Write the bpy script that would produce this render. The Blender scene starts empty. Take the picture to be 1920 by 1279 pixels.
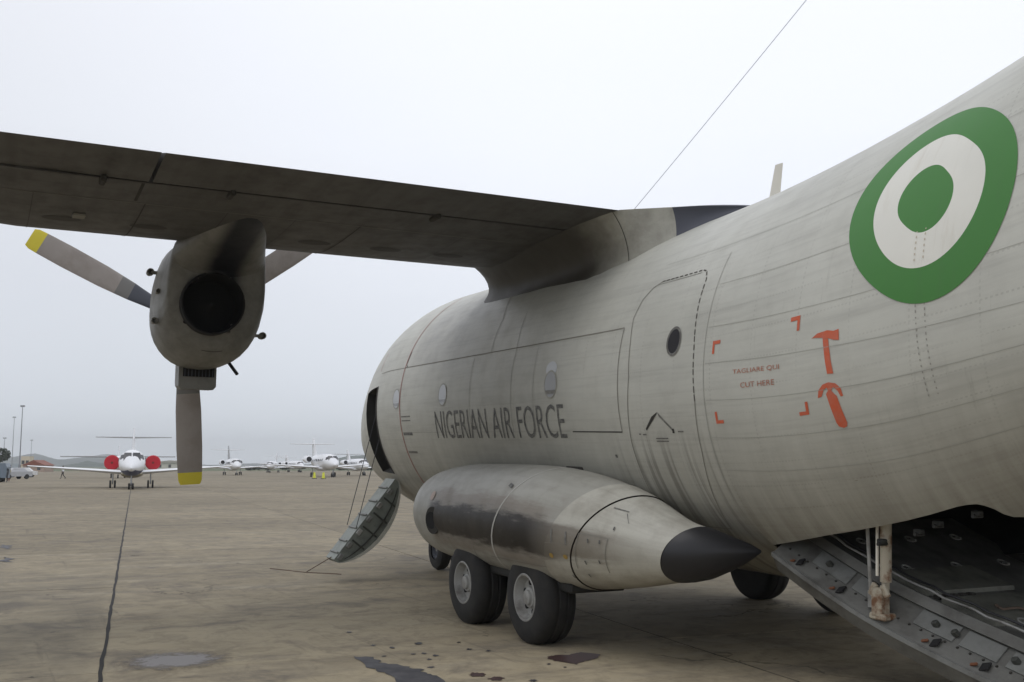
import bpy, bmesh, math, random
from math import sin, cos, pi, radians, degrees, atan2, atan, sqrt, hypot
from mathutils import Vector, Matrix, Euler, noise

random.seed(7)
S = bpy.context.scene
C = S.collection

# ------------------------------------------------------------------ camera
FPX, HORIZON, VPX = 1975.0, 873.0, -35.0
tilt = atan((HORIZON - 639.5) / FPX)
yaw = -atan((960 - VPX) / (FPX / cos(tilt)))
cam_d = bpy.data.cameras.new('camera')
cam_d.sensor_width = 36.0
cam_d.lens = FPX / 1920 * 36
cam_d.clip_start, cam_d.clip_end = 0.1, 9000
cam = bpy.data.objects.new('camera', cam_d)
C.objects.link(cam)
cam.location = (-10, 7.2, 1.75)
cam.rotation_euler = (radians(90) + tilt, 0, yaw - radians(90))
S.camera = cam

# ------------------------------------------------------------------ overcast sky, soft sun, exposure
SUN_EL, SUN_AZ = radians(66), radians(120)      # azimuth measured from +X towards +Y
W = bpy.data.worlds.new('World'); S.world = W; W.use_nodes = True
nt = W.node_tree; nt.nodes.clear()
def N(t, typ, **k):
    n = t.nodes.new(typ)
    for a, b in k.items():
        if a == 'inp':
            for i, v in b.items(): n.inputs[i].default_value = v
        else: setattr(n, a, b)
    return n
out = N(nt, 'ShaderNodeOutputWorld'); bg = N(nt, 'ShaderNodeBackground')
bg.inputs[1].default_value = 0.1
sky = N(nt, 'ShaderNodeTexSky', sky_type='NISHITA', sun_disc=False, sun_elevation=SUN_EL, sun_rotation=pi/2 - SUN_AZ)
sky.dust_density = 4.0
tc = N(nt, 'ShaderNodeTexCoord'); sx = N(nt, 'ShaderNodeSeparateXYZ')
nt.links.new(tc.outputs['Generated'], sx.inputs[0])
mp = N(nt, 'ShaderNodeMapping'); mp.inputs['Scale'].default_value = (1, 1, 3.0)
nt.links.new(tc.outputs['Generated'], mp.inputs[0])
cn = N(nt, 'ShaderNodeTexNoise', inp={'Scale': 2.2, 'Detail': 7.0, 'Roughness': 0.55})
nt.links.new(mp.outputs[0], cn.inputs['Vector'])
mm = N(nt, 'ShaderNodeMath', operation='MULTIPLY_ADD'); mm.inputs[1].default_value = 0.16; mm.inputs[2].default_value = -0.08
nt.links.new(cn.outputs['Fac'], mm.inputs[0])
ad = N(nt, 'ShaderNodeMath', operation='ADD'); nt.links.new(sx.outputs['Z'], ad.inputs[0]); nt.links.new(mm.outputs[0], ad.inputs[1])
rp = N(nt, 'ShaderNodeValToRGB'); nt.links.new(ad.outputs[0], rp.inputs[0])
cr = rp.color_ramp
cr.elements[0].position = 0.0; cr.elements[0].color = (0.80, 0.86, 0.92, 1)
cr.elements[1].position = 1.0; cr.elements[1].color = (0.83, 0.86, 0.95, 1)
for p_, c_ in ((0.07, (0.79, 0.84, 0.91, 1)), (0.16, (0.80, 0.835, 0.905, 1)), (0.30, (0.88, 0.91, 0.975, 1)), (0.50, (0.92, 0.94, 1.0, 1))):
    e = cr.elements.new(p_); e.color = c_
BD = Vector((cos(yaw-radians(16)), sin(yaw-radians(16)), 0.55)).normalized()     # thinnest, brightest cloud
dp = N(nt, 'ShaderNodeVectorMath', operation='DOT_PRODUCT'); dp.inputs[1].default_value = tuple(BD); nt.links.new(tc.outputs['Generated'], dp.inputs[0])
mr = N(nt, 'ShaderNodeMapRange', interpolation_type='SMOOTHSTEP', inp={'From Min': 0.72, 'From Max': 0.99, 'To Min': 9.9, 'To Max': 11.7}); nt.links.new(dp.outputs['Value'], mr.inputs['Value'])
sc10 = N(nt, 'ShaderNodeVectorMath', operation='SCALE'); nt.links.new(mr.outputs[0], sc10.inputs['Scale'])
nt.links.new(rp.outputs[0], sc10.inputs[0])
mx = N(nt, 'ShaderNodeMixRGB'); mx.inputs[0].default_value = 0.06
nt.links.new(sc10.outputs[0], mx.inputs[1]); nt.links.new(sky.outputs[0], mx.inputs[2])
nt.links.new(mx.outputs[0], bg.inputs[0]); nt.links.new(bg.outputs[0], out.inputs[0])
sun_d = bpy.data.lights.new('sun', 'SUN'); sun_d.energy = 0.5; sun_d.angle = radians(45); sun_d.color = (1, 0.96, 0.9)
sun = bpy.data.objects.new('sun', sun_d); C.objects.link(sun)
sd = Vector((cos(SUN_EL)*cos(SUN_AZ), cos(SUN_EL)*sin(SUN_AZ), sin(SUN_EL)))
sun.rotation_euler = sd.to_track_quat('Z', 'Y').to_euler()
S.view_settings.view_transform = 'Standard'; S.view_settings.look = 'None'
S.view_settings.exposure = 0.0; S.view_settings.gamma = 1.0
S.view_settings.use_curve_mapping = False

# ------------------------------------------------------------------ helpers
def link(o, parent=None):
    C.objects.link(o)
    if parent is not None: o.parent = parent
    return o
def thing(name, label, cat, loc=(0, 0, 0), rot=(0, 0, 0), group=None):
    o = bpy.data.objects.new(name, None); o.location = loc; o.rotation_euler = rot
    o.empty_display_size = 0.3
    link(o); tag(o, label, cat, group); return o
def tag(o, label=None, cat=None, group=None, kind=None):
    if label: o['label'] = label
    if cat: o['category'] = cat
    if group: o['group'] = group
    if kind: o['kind'] = kind
    return o
def obj(name, bm, mat, parent=None, smooth=True, loc=None, label=None, recalc=True):
    if recalc: bmesh.ops.recalc_face_normals(bm, faces=bm.faces)
    me = bpy.data.meshes.new(name); bm.to_mesh(me); bm.free()
    for m in (mat if isinstance(mat, (list, tuple)) else [mat]): me.materials.append(m)
    for p in me.polygons: p.use_smooth = smooth
    if smooth:
        try: me.set_sharp_from_angle(angle=radians(38))
        except Exception: pass
    o = bpy.data.objects.new(name, me); link(o, parent)
    if loc is not None: o.location = loc
    if label: o['label'] = label
    return o
def box(bm, c, s, rot=None, bevel=0, mi=0):
    v = [Vector((x*s[0]/2, y*s[1]/2, z*s[2]/2)) for x in (-1, 1) for y in (-1, 1) for z in (-1, 1)]
    M = rot.to_matrix() if isinstance(rot, Euler) else (rot or Matrix.Identity(3))
    vs = [bm.verts.new(M @ q + Vector(c)) for q in v]
    fs = [bm.faces.new([vs[i] for i in f]) for f in ((0,1,3,2),(4,6,7,5),(0,4,5,1),(2,3,7,6),(0,2,6,4),(1,5,7,3))]
    for f in fs: f.material_index = mi
    if bevel:
        es = list({e for f in fs for e in f.edges})
        bmesh.ops.bevel(bm, geom=es, offset=bevel, segments=1, affect='EDGES')
    return fs
def tube(bm, a, b, r0, r1=None, n=12, caps=True, mi=0):
    a, b = Vector(a), Vector(b); r1 = r0 if r1 is None else r1
    q = (b - a).to_track_quat('Z', 'Y').to_matrix()
    A = [bm.verts.new(a + q @ Vector((r0*cos(2*pi*i/n), r0*sin(2*pi*i/n), 0))) for i in range(n)]
    B = [bm.verts.new(b + q @ Vector((r1*cos(2*pi*i/n), r1*sin(2*pi*i/n), 0))) for i in range(n)]
    for i in range(n):
        f = bm.faces.new((A[i], A[(i+1) % n], B[(i+1) % n], B[i])); f.material_index = mi
    if caps:
        bm.faces.new(A[::-1]).material_index = mi; bm.faces.new(B).material_index = mi
def loft(bm, rings, closed=True, cap0=True, cap1=True, uvf=None, mi=0):
    R = [[bm.verts.new(p) for p in r] for r in rings]
    n = len(R[0]); uv = bm.loops.layers.uv.verify() if uvf else None
    for i in range(len(R)-1):
        for j in range(n if closed else n-1):
            k = (j+1) % n
            f = bm.faces.new((R[i][j], R[i][k], R[i+1][k], R[i+1][j])); f.material_index = mi
            if uvf:
                for l, (a, b) in zip(f.loops, ((i, j), (i, j+1), (i+1, j+1), (i+1, j))): l[uv].uv = uvf(a, b)
    if closed:
        if cap0: bm.faces.new(R[0][::-1]).material_index = mi
        if cap1: bm.faces.new(R[-1]).material_index = mi
    return R
def revolve(bm, prof, axis='Y', n=32, c=(0, 0, 0), mi=0):
    cap = lambda r: r < 0.05
    """prof: list of (offset along axis, radius)"""
    rings = []
    for (h, r) in prof:
        ring = []
        for i in range(n):
            a = 2*pi*i/n; u, v = r*cos(a), r*sin(a)
            p = {'Y': (u, h, v), 'X': (h, u, v), 'Z': (u, v, h)}[axis]
            ring.append(Vector(p) + Vector(c))
        rings.append(ring)
    loft(bm, rings, cap0=cap(prof[0][1]), cap1=cap(prof[-1][1]), mi=mi)
def pchip(K, x, j):
    xs = [k[0] for k in K]; ys = [k[j] for k in K]; n = len(xs)
    h = [xs[i+1]-xs[i] for i in range(n-1)]; d = [(ys[i+1]-ys[i])/h[i] for i in range(n-1)]
    m = [0.0]*n; m[0] = d[0]; m[-1] = d[-1]
    for i in range(1, n-1):
        if d[i-1]*d[i] > 0:
            w1 = 2*h[i]+h[i-1]; w2 = h[i]+2*h[i-1]; m[i] = (w1+w2)/(w1/d[i-1]+w2/d[i])
    x = min(max(x, xs[0]), xs[-1]); i = 0
    while i < n-2 and x > xs[i+1]: i += 1
    t = (x-xs[i])/h[i]
    return (2*t**3-3*t*t+1)*ys[i]+(t**3-2*t*t+t)*h[i]*m[i]+(-2*t**3+3*t*t)*ys[i+1]+(t**3-t*t)*h[i]*m[i+1]

# ------------------------------------------------------------------ materials
def mat(name, col, rough=0.5, metal=0.0, spec=None, build=None, coat=0):
    m = bpy.data.materials.new(name); m.use_nodes = True
    b = m.node_tree.nodes['Principled BSDF']
    b.inputs['Base Color'].default_value = (*col, 1); b.inputs['Roughness'].default_value = rough
    b.inputs['Metallic'].default_value = metal
    if spec is not None: b.inputs['Specular IOR Level'].default_value = spec
    if coat: b.inputs['Coat Weight'].default_value = coat
    if build: build(m.node_tree, b)
    return m
class NB:
    """tiny node-graph builder"""
    def __init__(s, t): s.t = t
    def n(s, typ, **k): return N(s.t, typ, **k)
    def l(s, a, b): s.t.links.new(a, b)
    def coord(s, which='Object', scale=(1, 1, 1), rot=(0, 0, 0), loc=(0, 0, 0)):
        if which == 'Position': o = s.n('ShaderNodeNewGeometry').outputs['Position']
        else: o = s.n('ShaderNodeTexCoord').outputs[which]
        m = s.n('ShaderNodeMapping'); m.inputs['Scale'].default_value = scale
        m.inputs['Rotation'].default_value = rot; m.inputs['Location'].default_value = loc
        s.l(o, m.inputs[0]); return m.outputs[0]
    def noise(s, vec, scale=5, detail=4, rough=0.5, dist=0):
        q = s.n('ShaderNodeTexNoise', inp={'Scale': scale, 'Detail': detail, 'Roughness': rough, 'Distortion': dist})
        s.l(vec, q.inputs['Vector']); return q.outputs['Fac']
    def ramp(s, fac, stops):
        r = s.n('ShaderNodeValToRGB'); s.l(fac, r.inputs[0]); e = r.color_ramp.elements
        while len(e) < len(stops): e.new(0.5)
        for x, (p, c) in zip(e, stops): x.position = p; x.color = (c, c, c, 1) if isinstance(c, (int, float)) else (*c, 1)
        return r.outputs[0]
    def math(s, op, a, b=None, c=None, clamp=False):
        q = s.n('ShaderNodeMath', operation=op, use_clamp=clamp)
        for i, v in enumerate((a, b, c)):
            if v is None: continue
            if isinstance(v, (int, float)): q.inputs[i].default_value = v
            else: s.l(v, q.inputs[i])
        return q.outputs[0]
    def mix(s, fac, a, b, mode='MIX'):
        q = s.n('ShaderNodeMixRGB', blend_type=mode)
        for i, v in enumerate((fac, a, b)):
            if isinstance(v, (int, float)): q.inputs[i].default_value = v
            elif isinstance(v, tuple): q.inputs[i].default_value = (*v, 1)
            else: s.l(v, q.inputs[i])
        return q.outputs[0]
    def bump(s, h, strength=0.2, dist=0.01, bsdf=None, prev=None):
        q = s.n('ShaderNodeBump', inp={'Strength': strength, 'Distance': dist}); s.l(h, q.inputs['Height'])
        if prev is not None: s.l(prev, q.inputs['Normal'])
        if bsdf is not None: s.l(q.outputs[0], bsdf.inputs['Normal'])
        return q.outputs[0]
    def sep(s, vec):
        q = s.n('ShaderNodeSeparateXYZ'); s.l(vec, q.inputs[0]); return q.outputs
    def smooth(s, v, a, b):
        q = s.n('ShaderNodeMapRange', interpolation_type='SMOOTHSTEP', inp={'From Min': a, 'From Max': b})
        s.l(v, q.inputs['Value']); return q.outputs[0]

def paint(name, col, rough=0.5, dirt=(0.16, 0.15, 0.13), dirt_amt=0.5, streak=None, extra=None, space='Object', bumpy=1.0, spec=0.4):
    def bld(t, b):
        g = NB(t); v = g.coord(space)
        big = g.noise(v, 0.7, 5, 0.6); med = g.noise(v, 4.0, 6, 0.62); fine = g.noise(v, 38, 3, 0.6)
        c = g.mix(g.ramp(big, [(0.3, 0.0), (0.7, 1.0)]), tuple(x*0.92 for x in col), tuple(min(1, x*1.06) for x in col))
        k = g.math('MULTIPLY', g.ramp(med, [(0.46, 0.0), (0.75, 1.0)]), dirt_amt)
        c = g.mix(k, c, dirt)
        if streak is not None:
            sv = g.coord(streak[0], scale=streak[1]); sn = g.noise(sv, 1.0, 6, 0.62)
            c = g.mix(g.math('MULTIPLY', g.ramp(sn, [(0.44, 0.0), (0.72, 1.0)]), streak[2]), c, dirt)
        c = g.mix(g.math('MULTIPLY', g.ramp(fine, [(0.5, 0.0), (0.8, 1.0)]), 0.22*dirt_amt), c, dirt)
        if extra: c = extra(g, c, b)
        g.l(c, b.inputs['Base Color'])
        rr = g.math('MULTIPLY_ADD', med, 0.3, rough-0.15); g.l(rr, b.inputs['Roughness'])
        h = g.math('ADD', g.math('MULTIPLY', g.noise(v, 2.2, 2, 0.5), 1.0*bumpy), g.math('MULTIPLY', fine, 0.03))
        g.bump(h, 0.35, 0.02, b)
    return mat(name, col, rough, spec=spec, build=bld)

# fuselage skin: stringer ripples, frames, rivet rows, grime running down, exhaust-blackened shoulder
def fus_extra(g, c, b):
    uv = g.coord('UV'); o = g.sep(uv)
    # rows of flush fasteners (dots are fine relief/grain)
    u = g.math('FRACT', g.math('MULTIPLY', o[0], 1/0.52)); v = g.math('FRACT', g.math('MULTIPLY', o[1], 1/0.21))
    fr = g.math('LESS_THAN', g.math('ABSOLUTE', g.math('SUBTRACT', u, 0.5)), 0.012)
    st = g.math('LESS_THAN', g.math('ABSOLUTE', g.math('SUBTRACT', v, 0.5)), 0.025)
    du = g.math('GREATER_THAN', g.math('FRACT', g.math('MULTIPLY', o[0], 1/0.035)), 0.5)
    dv = g.math('GREATER_THAN', g.math('FRACT', g.math('MULTIPLY', o[1], 1/0.035)), 0.5)
    dots = g.math('MAXIMUM', g.math('MULTIPLY', fr, dv), g.math('MULTIPLY', st, du))
    patch = g.ramp(g.noise(uv, 1.3, 3, 0.5), [(0.4, 0.15), (0.6, 1.0)])
    c = g.mix(g.math('MULTIPLY', g.math('MULTIPLY', dots, patch), 0.22), c, (0.14, 0.13, 0.11))
    # long streaks of grime along the airflow
    al = g.noise(g.coord('UV', scale=(0.5, 7.0, 1)), 1.0, 5, 0.6)
    c = g.mix(g.math('MULTIPLY', g.ramp(al, [(0.5, 0.0), (0.74, 1.0)]), 0.22), c, (0.2, 0.195, 0.18))
    al_ = g.noise(g.coord('UV', scale=(1.2, 26.0, 1)), 1.0, 4, 0.6)
    c = g.mix(g.math('MULTIPLY', g.ramp(al_, [(0.5, 0.0), (0.7, 1.0)]), 0.14), c, (0.2, 0.19, 0.17))
    dn = g.noise(g.coord('UV', scale=(22.0, 1.3, 1)), 1.0, 4, 0.7)
    c = g.mix(g.math('MULTIPLY', g.ramp(dn, [(0.62, 0.0), (0.78, 1.0)]), 0.30), c, (0.17, 0.155, 0.13))
    # small scuffs and chips
    ch = g.noise(uv, 16, 3, 0.7, 0.5)
    c = g.mix(g.ramp(ch, [(0.735, 0.0), (0.76, 0.5)]), c, (0.13, 0.12, 0.105))
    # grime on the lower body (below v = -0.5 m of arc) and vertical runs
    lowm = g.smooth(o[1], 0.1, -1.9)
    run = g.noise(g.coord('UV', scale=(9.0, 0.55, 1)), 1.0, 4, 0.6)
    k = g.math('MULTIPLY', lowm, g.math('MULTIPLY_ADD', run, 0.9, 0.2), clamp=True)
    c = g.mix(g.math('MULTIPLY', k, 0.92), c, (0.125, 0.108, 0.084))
    # rain-washed runs below the side door
    dm = g.math('MULTIPLY', g.smooth(g.math('ABSOLUTE', g.math('ADD', o[0], 2.05)), 1.1, 0.3), g.smooth(o[1], -0.3, -0.9))
    dr = g.noise(g.coord('UV', scale=(11.0, 0.22, 1)), 1.0, 3, 0.55)
    c = g.mix(g.math('MULTIPLY', g.math('MULTIPLY', dm, g.ramp(dr, [(0.46, 0.0), (0.58, 1.0)])), 0.55), c, (0.085, 0.075, 0.06))
    c = g.mix(g.math('MULTIPLY', g.math('MULTIPLY', dm, g.ramp(dr, [(0.36, 1.0), (0.44, 0.0)])), 0.35), c, (0.40, 0.38, 0.32))
    # bluish exhaust film on the shoulder ahead of the wing
    q = g.math('MULTIPLY', g.smooth(g.math('ABSOLUTE', g.math('SUBTRACT', o[0], 3.3)), 1.5, 0.3), g.smooth(g.math('ABSOLUTE', g.math('SUBTRACT', o[1], 1.15)), 1.1, 0.2))
    qn = g.math('MULTIPLY', q, g.math('MULTIPLY_ADD', g.noise(g.coord('UV', scale=(1.2, 3, 1)), 2.0, 5, 0.6), 1.2, -0.05), clamp=True)
    c = g.mix(g.math('MULTIPLY', qn, 0.6), c, (0.17, 0.165, 0.185))
    # brown exhaust film band over the constant section
    q2 = g.math('MULTIPLY', g.smooth(g.math('ABSOLUTE', g.math('SUBTRACT', o[0], 1.2)), 2.4, 0.2), g.smooth(g.math('ABSOLUTE', g.math('SUBTRACT', o[1], -0.4)), 1.7, 0.3))
    c = g.mix(g.math('MULTIPLY', g.math('MULTIPLY', q2, g.math('MULTIPLY_ADD', big_noise(g), 0.9, 0.1)), 0.62), c, (0.13, 0.12, 0.10))
    return c
def big_noise(g): return g.noise(g.coord('UV', scale=(0.8, 1.6, 1)), 1.6, 5, 0.6)
PAINT = (0.535, 0.535, 0.48)
M = {}
M['skin'] = paint('fuselage_paint', PAINT, 0.46, dirt=(0.26, 0.25, 0.22), dirt_amt=0.16, extra=fus_extra, bumpy=1.1)
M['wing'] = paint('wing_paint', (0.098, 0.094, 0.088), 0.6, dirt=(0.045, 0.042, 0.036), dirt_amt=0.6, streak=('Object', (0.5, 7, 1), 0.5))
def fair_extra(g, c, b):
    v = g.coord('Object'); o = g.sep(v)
    k = g.smooth(g.math('ADD', o[0], g.math('MULTIPLY', g.noise(v, 1.6, 5, 0.6), 0.7)), -0.35, 0.45)  # dark paint under the wing, with the wing's shade put into the colour
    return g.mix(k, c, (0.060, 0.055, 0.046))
M['wingpanel'] = mat('underwing_panel_line', (0.045, 0.042, 0.036), 0.7)
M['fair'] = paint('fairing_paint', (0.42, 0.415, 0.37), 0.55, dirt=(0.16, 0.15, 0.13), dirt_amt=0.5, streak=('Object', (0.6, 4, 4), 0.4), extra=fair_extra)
def nac_extra(g, c, b):
    v = g.coord('Object'); o = g.sep(v)
    y = g.math('SUBTRACT', o[1], 4.80)
    m1 = g.smooth(g.math('ABSOLUTE', y), 0.30, 0.08)
    m2 = g.math('MULTIPLY', g.smooth(o[0], 2.9, 2.5), g.smooth(o[2], 3.5, 3.75))
    k = g.math('MULTIPLY', g.math('MULTIPLY', m1, m2), g.math('MULTIPLY_ADD', g.noise(v, 3, 4, 0.6), 0.7, 0.75), clamp=True)
    return g.mix(k, c, (0.012, 0.013, 0.018))
M['nacelle'] = paint('nacelle_paint', (0.21, 0.205, 0.185), 0.5, dirt=(0.09, 0.085, 0.075), dirt_amt=0.6, streak=('Object', (0.6, 5, 5), 0.45), extra=nac_extra)
def sp_extra(g, c, b):
    uv = g.coord('UV'); o = g.sep(uv)
    edge = g.math('MULTIPLY_ADD', g.noise(g.coord('UV', scale=(0.8, 5, 1)), 2.2, 5, 0.65), 0.3, -0.15)
    vv = g.math('ADD', g.math('ABSOLUTE', g.math('SUBTRACT', o[1], -0.05)), edge)
    band = g.smooth(vv, 0.27, 0.13)
    al = g.math('MULTIPLY', g.smooth(o[0], 1.95, 1.70), g.smooth(o[0], -1.45, -0.75))
    al2 = g.math('MULTIPLY', g.smooth(o[0], -0.6, -1.2), g.smooth(o[0], -2.6, -1.5))
    k = g.math('MULTIPLY', band, g.math('MULTIPLY_ADD', g.noise(g.coord('UV', scale=(1.5, 3, 1)), 3, 5, 0.6), 0.7, 0.70), clamp=True)
    c = g.mix(g.math('MULTIPLY', g.math('MULTIPLY', k, al2), 0.75), c, (0.13, 0.105, 0.078))
    c = g.mix(g.math('MULTIPLY', k, al), c, (0.020, 0.016, 0.013))
    rust = g.math('MULTIPLY', g.math('MULTIPLY', g.smooth(vv, 0.42, 0.28), g.smooth(vv, 0.12, 0.28)), al)
    c = g.mix(g.math('MULTIPLY', rust, 0.6), c, (0.17, 0.13, 0.10))
    low = g.smooth(o[1], -0.45, -1.0)
    return g.mix(g.math('MULTIPLY', low, 0.5), c, (0.16, 0.135, 0.11))
M['sponson'] = paint('sponson_paint', (0.38, 0.375, 0.335), 0.44, dirt=(0.2, 0.18, 0.15), dirt_amt=0.45, streak=('UV', (0.8, 8, 1), 0.3), extra=sp_extra, spec=0.35)
M['sponson_light'] = paint('sponson_panel_paint', (0.50, 0.49, 0.43), 0.42, dirt=(0.2, 0.175, 0.14), dirt_amt=0.5, streak=('UV', (0.8, 8, 1), 0.3), extra=sp_extra)
M['black'] = mat('satin_black', (0.018, 0.018, 0.021), 0.38, spec=0.5)
M['holdframe'] = mat('hold_frame_green_grey', (0.06, 0.065, 0.055), 0.6)
M['matblack'] = mat('matt_black', (0.012, 0.012, 0.013), 0.85)
M['dark'] = paint('dark_interior', (0.03, 0.03, 0.028), 0.8, dirt_amt=0.3, dirt=(0.015, 0.015, 0.014))
M['darkblue'] = mat('dark_slate_paint', (0.065, 0.070, 0.092), 0.55)
M['exhaust'] = paint('burnt_exhaust', (0.02, 0.02, 0.022), 0.6, dirt=(0.01, 0.01, 0.01), dirt_amt=0.5)
M['seam'] = mat('panel_gap_sealant', (0.23, 0.22, 0.19), 0.8)
M['seamdark'] = mat('dark_door_seal', (0.04, 0.037, 0.032), 0.85)
M['seamsoft'] = mat('soft_panel_line', (0.34, 0.335, 0.30), 0.7)
M['rivetgrey'] = mat('grey_rivets', (0.29, 0.28, 0.25), 0.7)
M['rivettan'] = mat('stained_rivets', (0.52, 0.46, 0.36), 0.7)
M['doorseal'] = mat('brown_door_seal', (0.075, 0.07, 0.06), 0.8)
M['seamlight'] = mat('light_sealant', (0.5, 0.49, 0.46), 0.7)
M['redline'] = mat('faded_red_line', (0.34, 0.10, 0.085), 0.6)
def worn(col, amt, scale=6, rough=0.55):
    def bld(t, b):
        g = NB(t); v = g.coord('Object')
        k = g.ramp(g.noise(v, scale, 6, 0.68), [(0.42, 0.0), (0.68, amt)])
        c = g.mix(k, col, (0.33, 0.33, 0.30))
        c = g.mix(g.math('MULTIPLY', g.ramp(g.noise(v, 1.5, 4, 0.6), [(0.4, 0.0), (0.7, 1.0)]), 0.25), c, tuple(x*0.6 for x in col))
        g.l(c, b.inputs['Base Color']); g.bump(g.noise(v, 2.2, 2, 0.5), 0.25, 0.02, b)
    return mat('worn_marking_paint', col, rough, build=bld)
M['orange'] = worn((0.62, 0.115, 0.045), 0.25, 12)
M['orangethin'] = worn((0.5, 0.16, 0.09), 0.75, 40)
M['letter'] = worn((0.065, 0.064, 0.062), 0.65, 22)
M['letterfaint'] = worn((0.13, 0.125, 0.115), 0.7, 22)
def roundel_paint(col, stain):
    def bld(t, b):
        g = NB(t); v = g.coord('Object'); vx = g.coord('Object', scale=(6, 1, 0.7))
        c = g.mix(g.math('MULTIPLY', g.ramp(g.noise(v, 1.6, 5, 0.6), [(0.35, 0.0), (0.75, 1.0)]), 0.35), col, tuple(x*0.78 for x in col))
        c = g.mix(g.math('MULTIPLY', g.ramp(g.noise(vx, 2.5, 5, 0.65), [(0.55, 0.0), (0.8, 1.0)]), 0.4), c, stain)
        g.l(c, b.inputs['Base Color']); g.bump(g.noise(v, 2.2, 2, 0.5), 0.3, 0.02, b)
    return mat('roundel_paint', col, 0.5, build=bld)
M['green'] = roundel_paint((0.048, 0.205, 0.032), (0.06, 0.16, 0.045))
M['rwhite'] = roundel_paint((0.76, 0.75, 0.68), (0.50, 0.44, 0.34))
M['cream'] = mat('cream_paint', (0.78, 0.75, 0.66), 0.5)
M['blade'] = paint('blade_paint', (0.30, 0.27, 0.245), 0.5, dirt=(0.2, 0.17, 0.145), dirt_amt=0.6, streak=('Object', (4, 4, 1), 0.3), bumpy=0.2)
M['bladegrey'] = mat('blade_grey_band', (0.15, 0.145, 0.135), 0.5)
M['boot'] = mat('de_icing_boot', (0.045, 0.05, 0.065), 0.5)
M['yellow'] = mat('yellow_tip_paint', (0.62, 0.52, 0.03), 0.5)
def rub(t, b):
    g = NB(t); v = g.coord('Object')
    c = g.mix(g.ramp(g.noise(v, 7, 5, 0.6), [(0.4, 0.0), (0.8, 1.0)]), (0.011, 0.011, 0.011), (0.028, 0.026, 0.023)); g.l(c, b.inputs['Base Color'])
    g.bump(g.noise(v, 60, 2, 0.5), 0.2, 0.004, b)
M['rubber'] = mat('tyre_rubber', (0.02, 0.02, 0.02), 0.75, build=rub)
M['rim'] = paint('wheel_rim_metal', (0.34, 0.34, 0.325), 0.35, dirt=(0.07, 0.06, 0.05), dirt_amt=0.95, bumpy=0.1)
M['steel'] = mat('bare_steel', (0.45, 0.45, 0.45), 0.35, metal=0.8)
def dirtymetal(t, b):
    g = NB(t); v = g.coord('Object')
    c = g.mix(g.ramp(g.noise(v, 9, 5, 0.65), [(0.45, 0.0), (0.62, 1.0)]), (0.40, 0.36, 0.28), (0.16, 0.075, 0.035)); g.l(c, b.inputs['Base Color'])
M['strut'] = mat('rust_streaked_cream_paint', (0.4, 0.36, 0.28), 0.45, build=dirtymetal)
M['ramp'] = paint('ramp_grey_paint', (0.15, 0.15, 0.138), 0.5, dirt=(0.065, 0.062, 0.055), dirt_amt=1.0, streak=('Object', (2, 9, 9), 0.6), bumpy=0.3)
M['ramplight'] = paint('ramp_light_patch_paint', (0.20, 0.205, 0.195), 0.5, dirt=(0.09, 0.088, 0.08), dirt_amt=1.0, bumpy=0.3)
M['rampdark'] = paint('ramp_floor_paint', (0.055, 0.058, 0.052), 0.6, dirt=(0.045, 0.045, 0.04), dirt_amt=0.8, bumpy=0.3)
M['tab'] = mat('orange_brown_tab', (0.17, 0.065, 0.03), 0.7)
M['jetwhite'] = mat('glossy_white_paint', (0.80, 0.81, 0.83), 0.25, spec=0.5, coat=0.3)
M['jetgrey'] = mat('pale_grey_paint', (0.36, 0.37, 0.38), 0.4)
M['jetbelly'] = mat('tan_belly_paint', (0.30, 0.27, 0.19), 0.45)
M['jetblue'] = mat('dark_blue_stripe', (0.02, 0.03, 0.10), 0.4)
M['glass'] = mat('dark_cockpit_glass', (0.05, 0.05, 0.055), 0.08, spec=0.7)
M['redcover'] = mat('red_canvas_cover', (0.46, 0.010, 0.022), 0.7)
M['hub'] = mat('dark_red_hub', (0.15, 0.02, 0.01), 0.7)
M['leaf'] = mat('dark_leaf', (0.035, 0.05, 0.025), 0.8)
M['bark'] = mat('bark', (0.07, 0.05, 0.035), 0.9)

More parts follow.
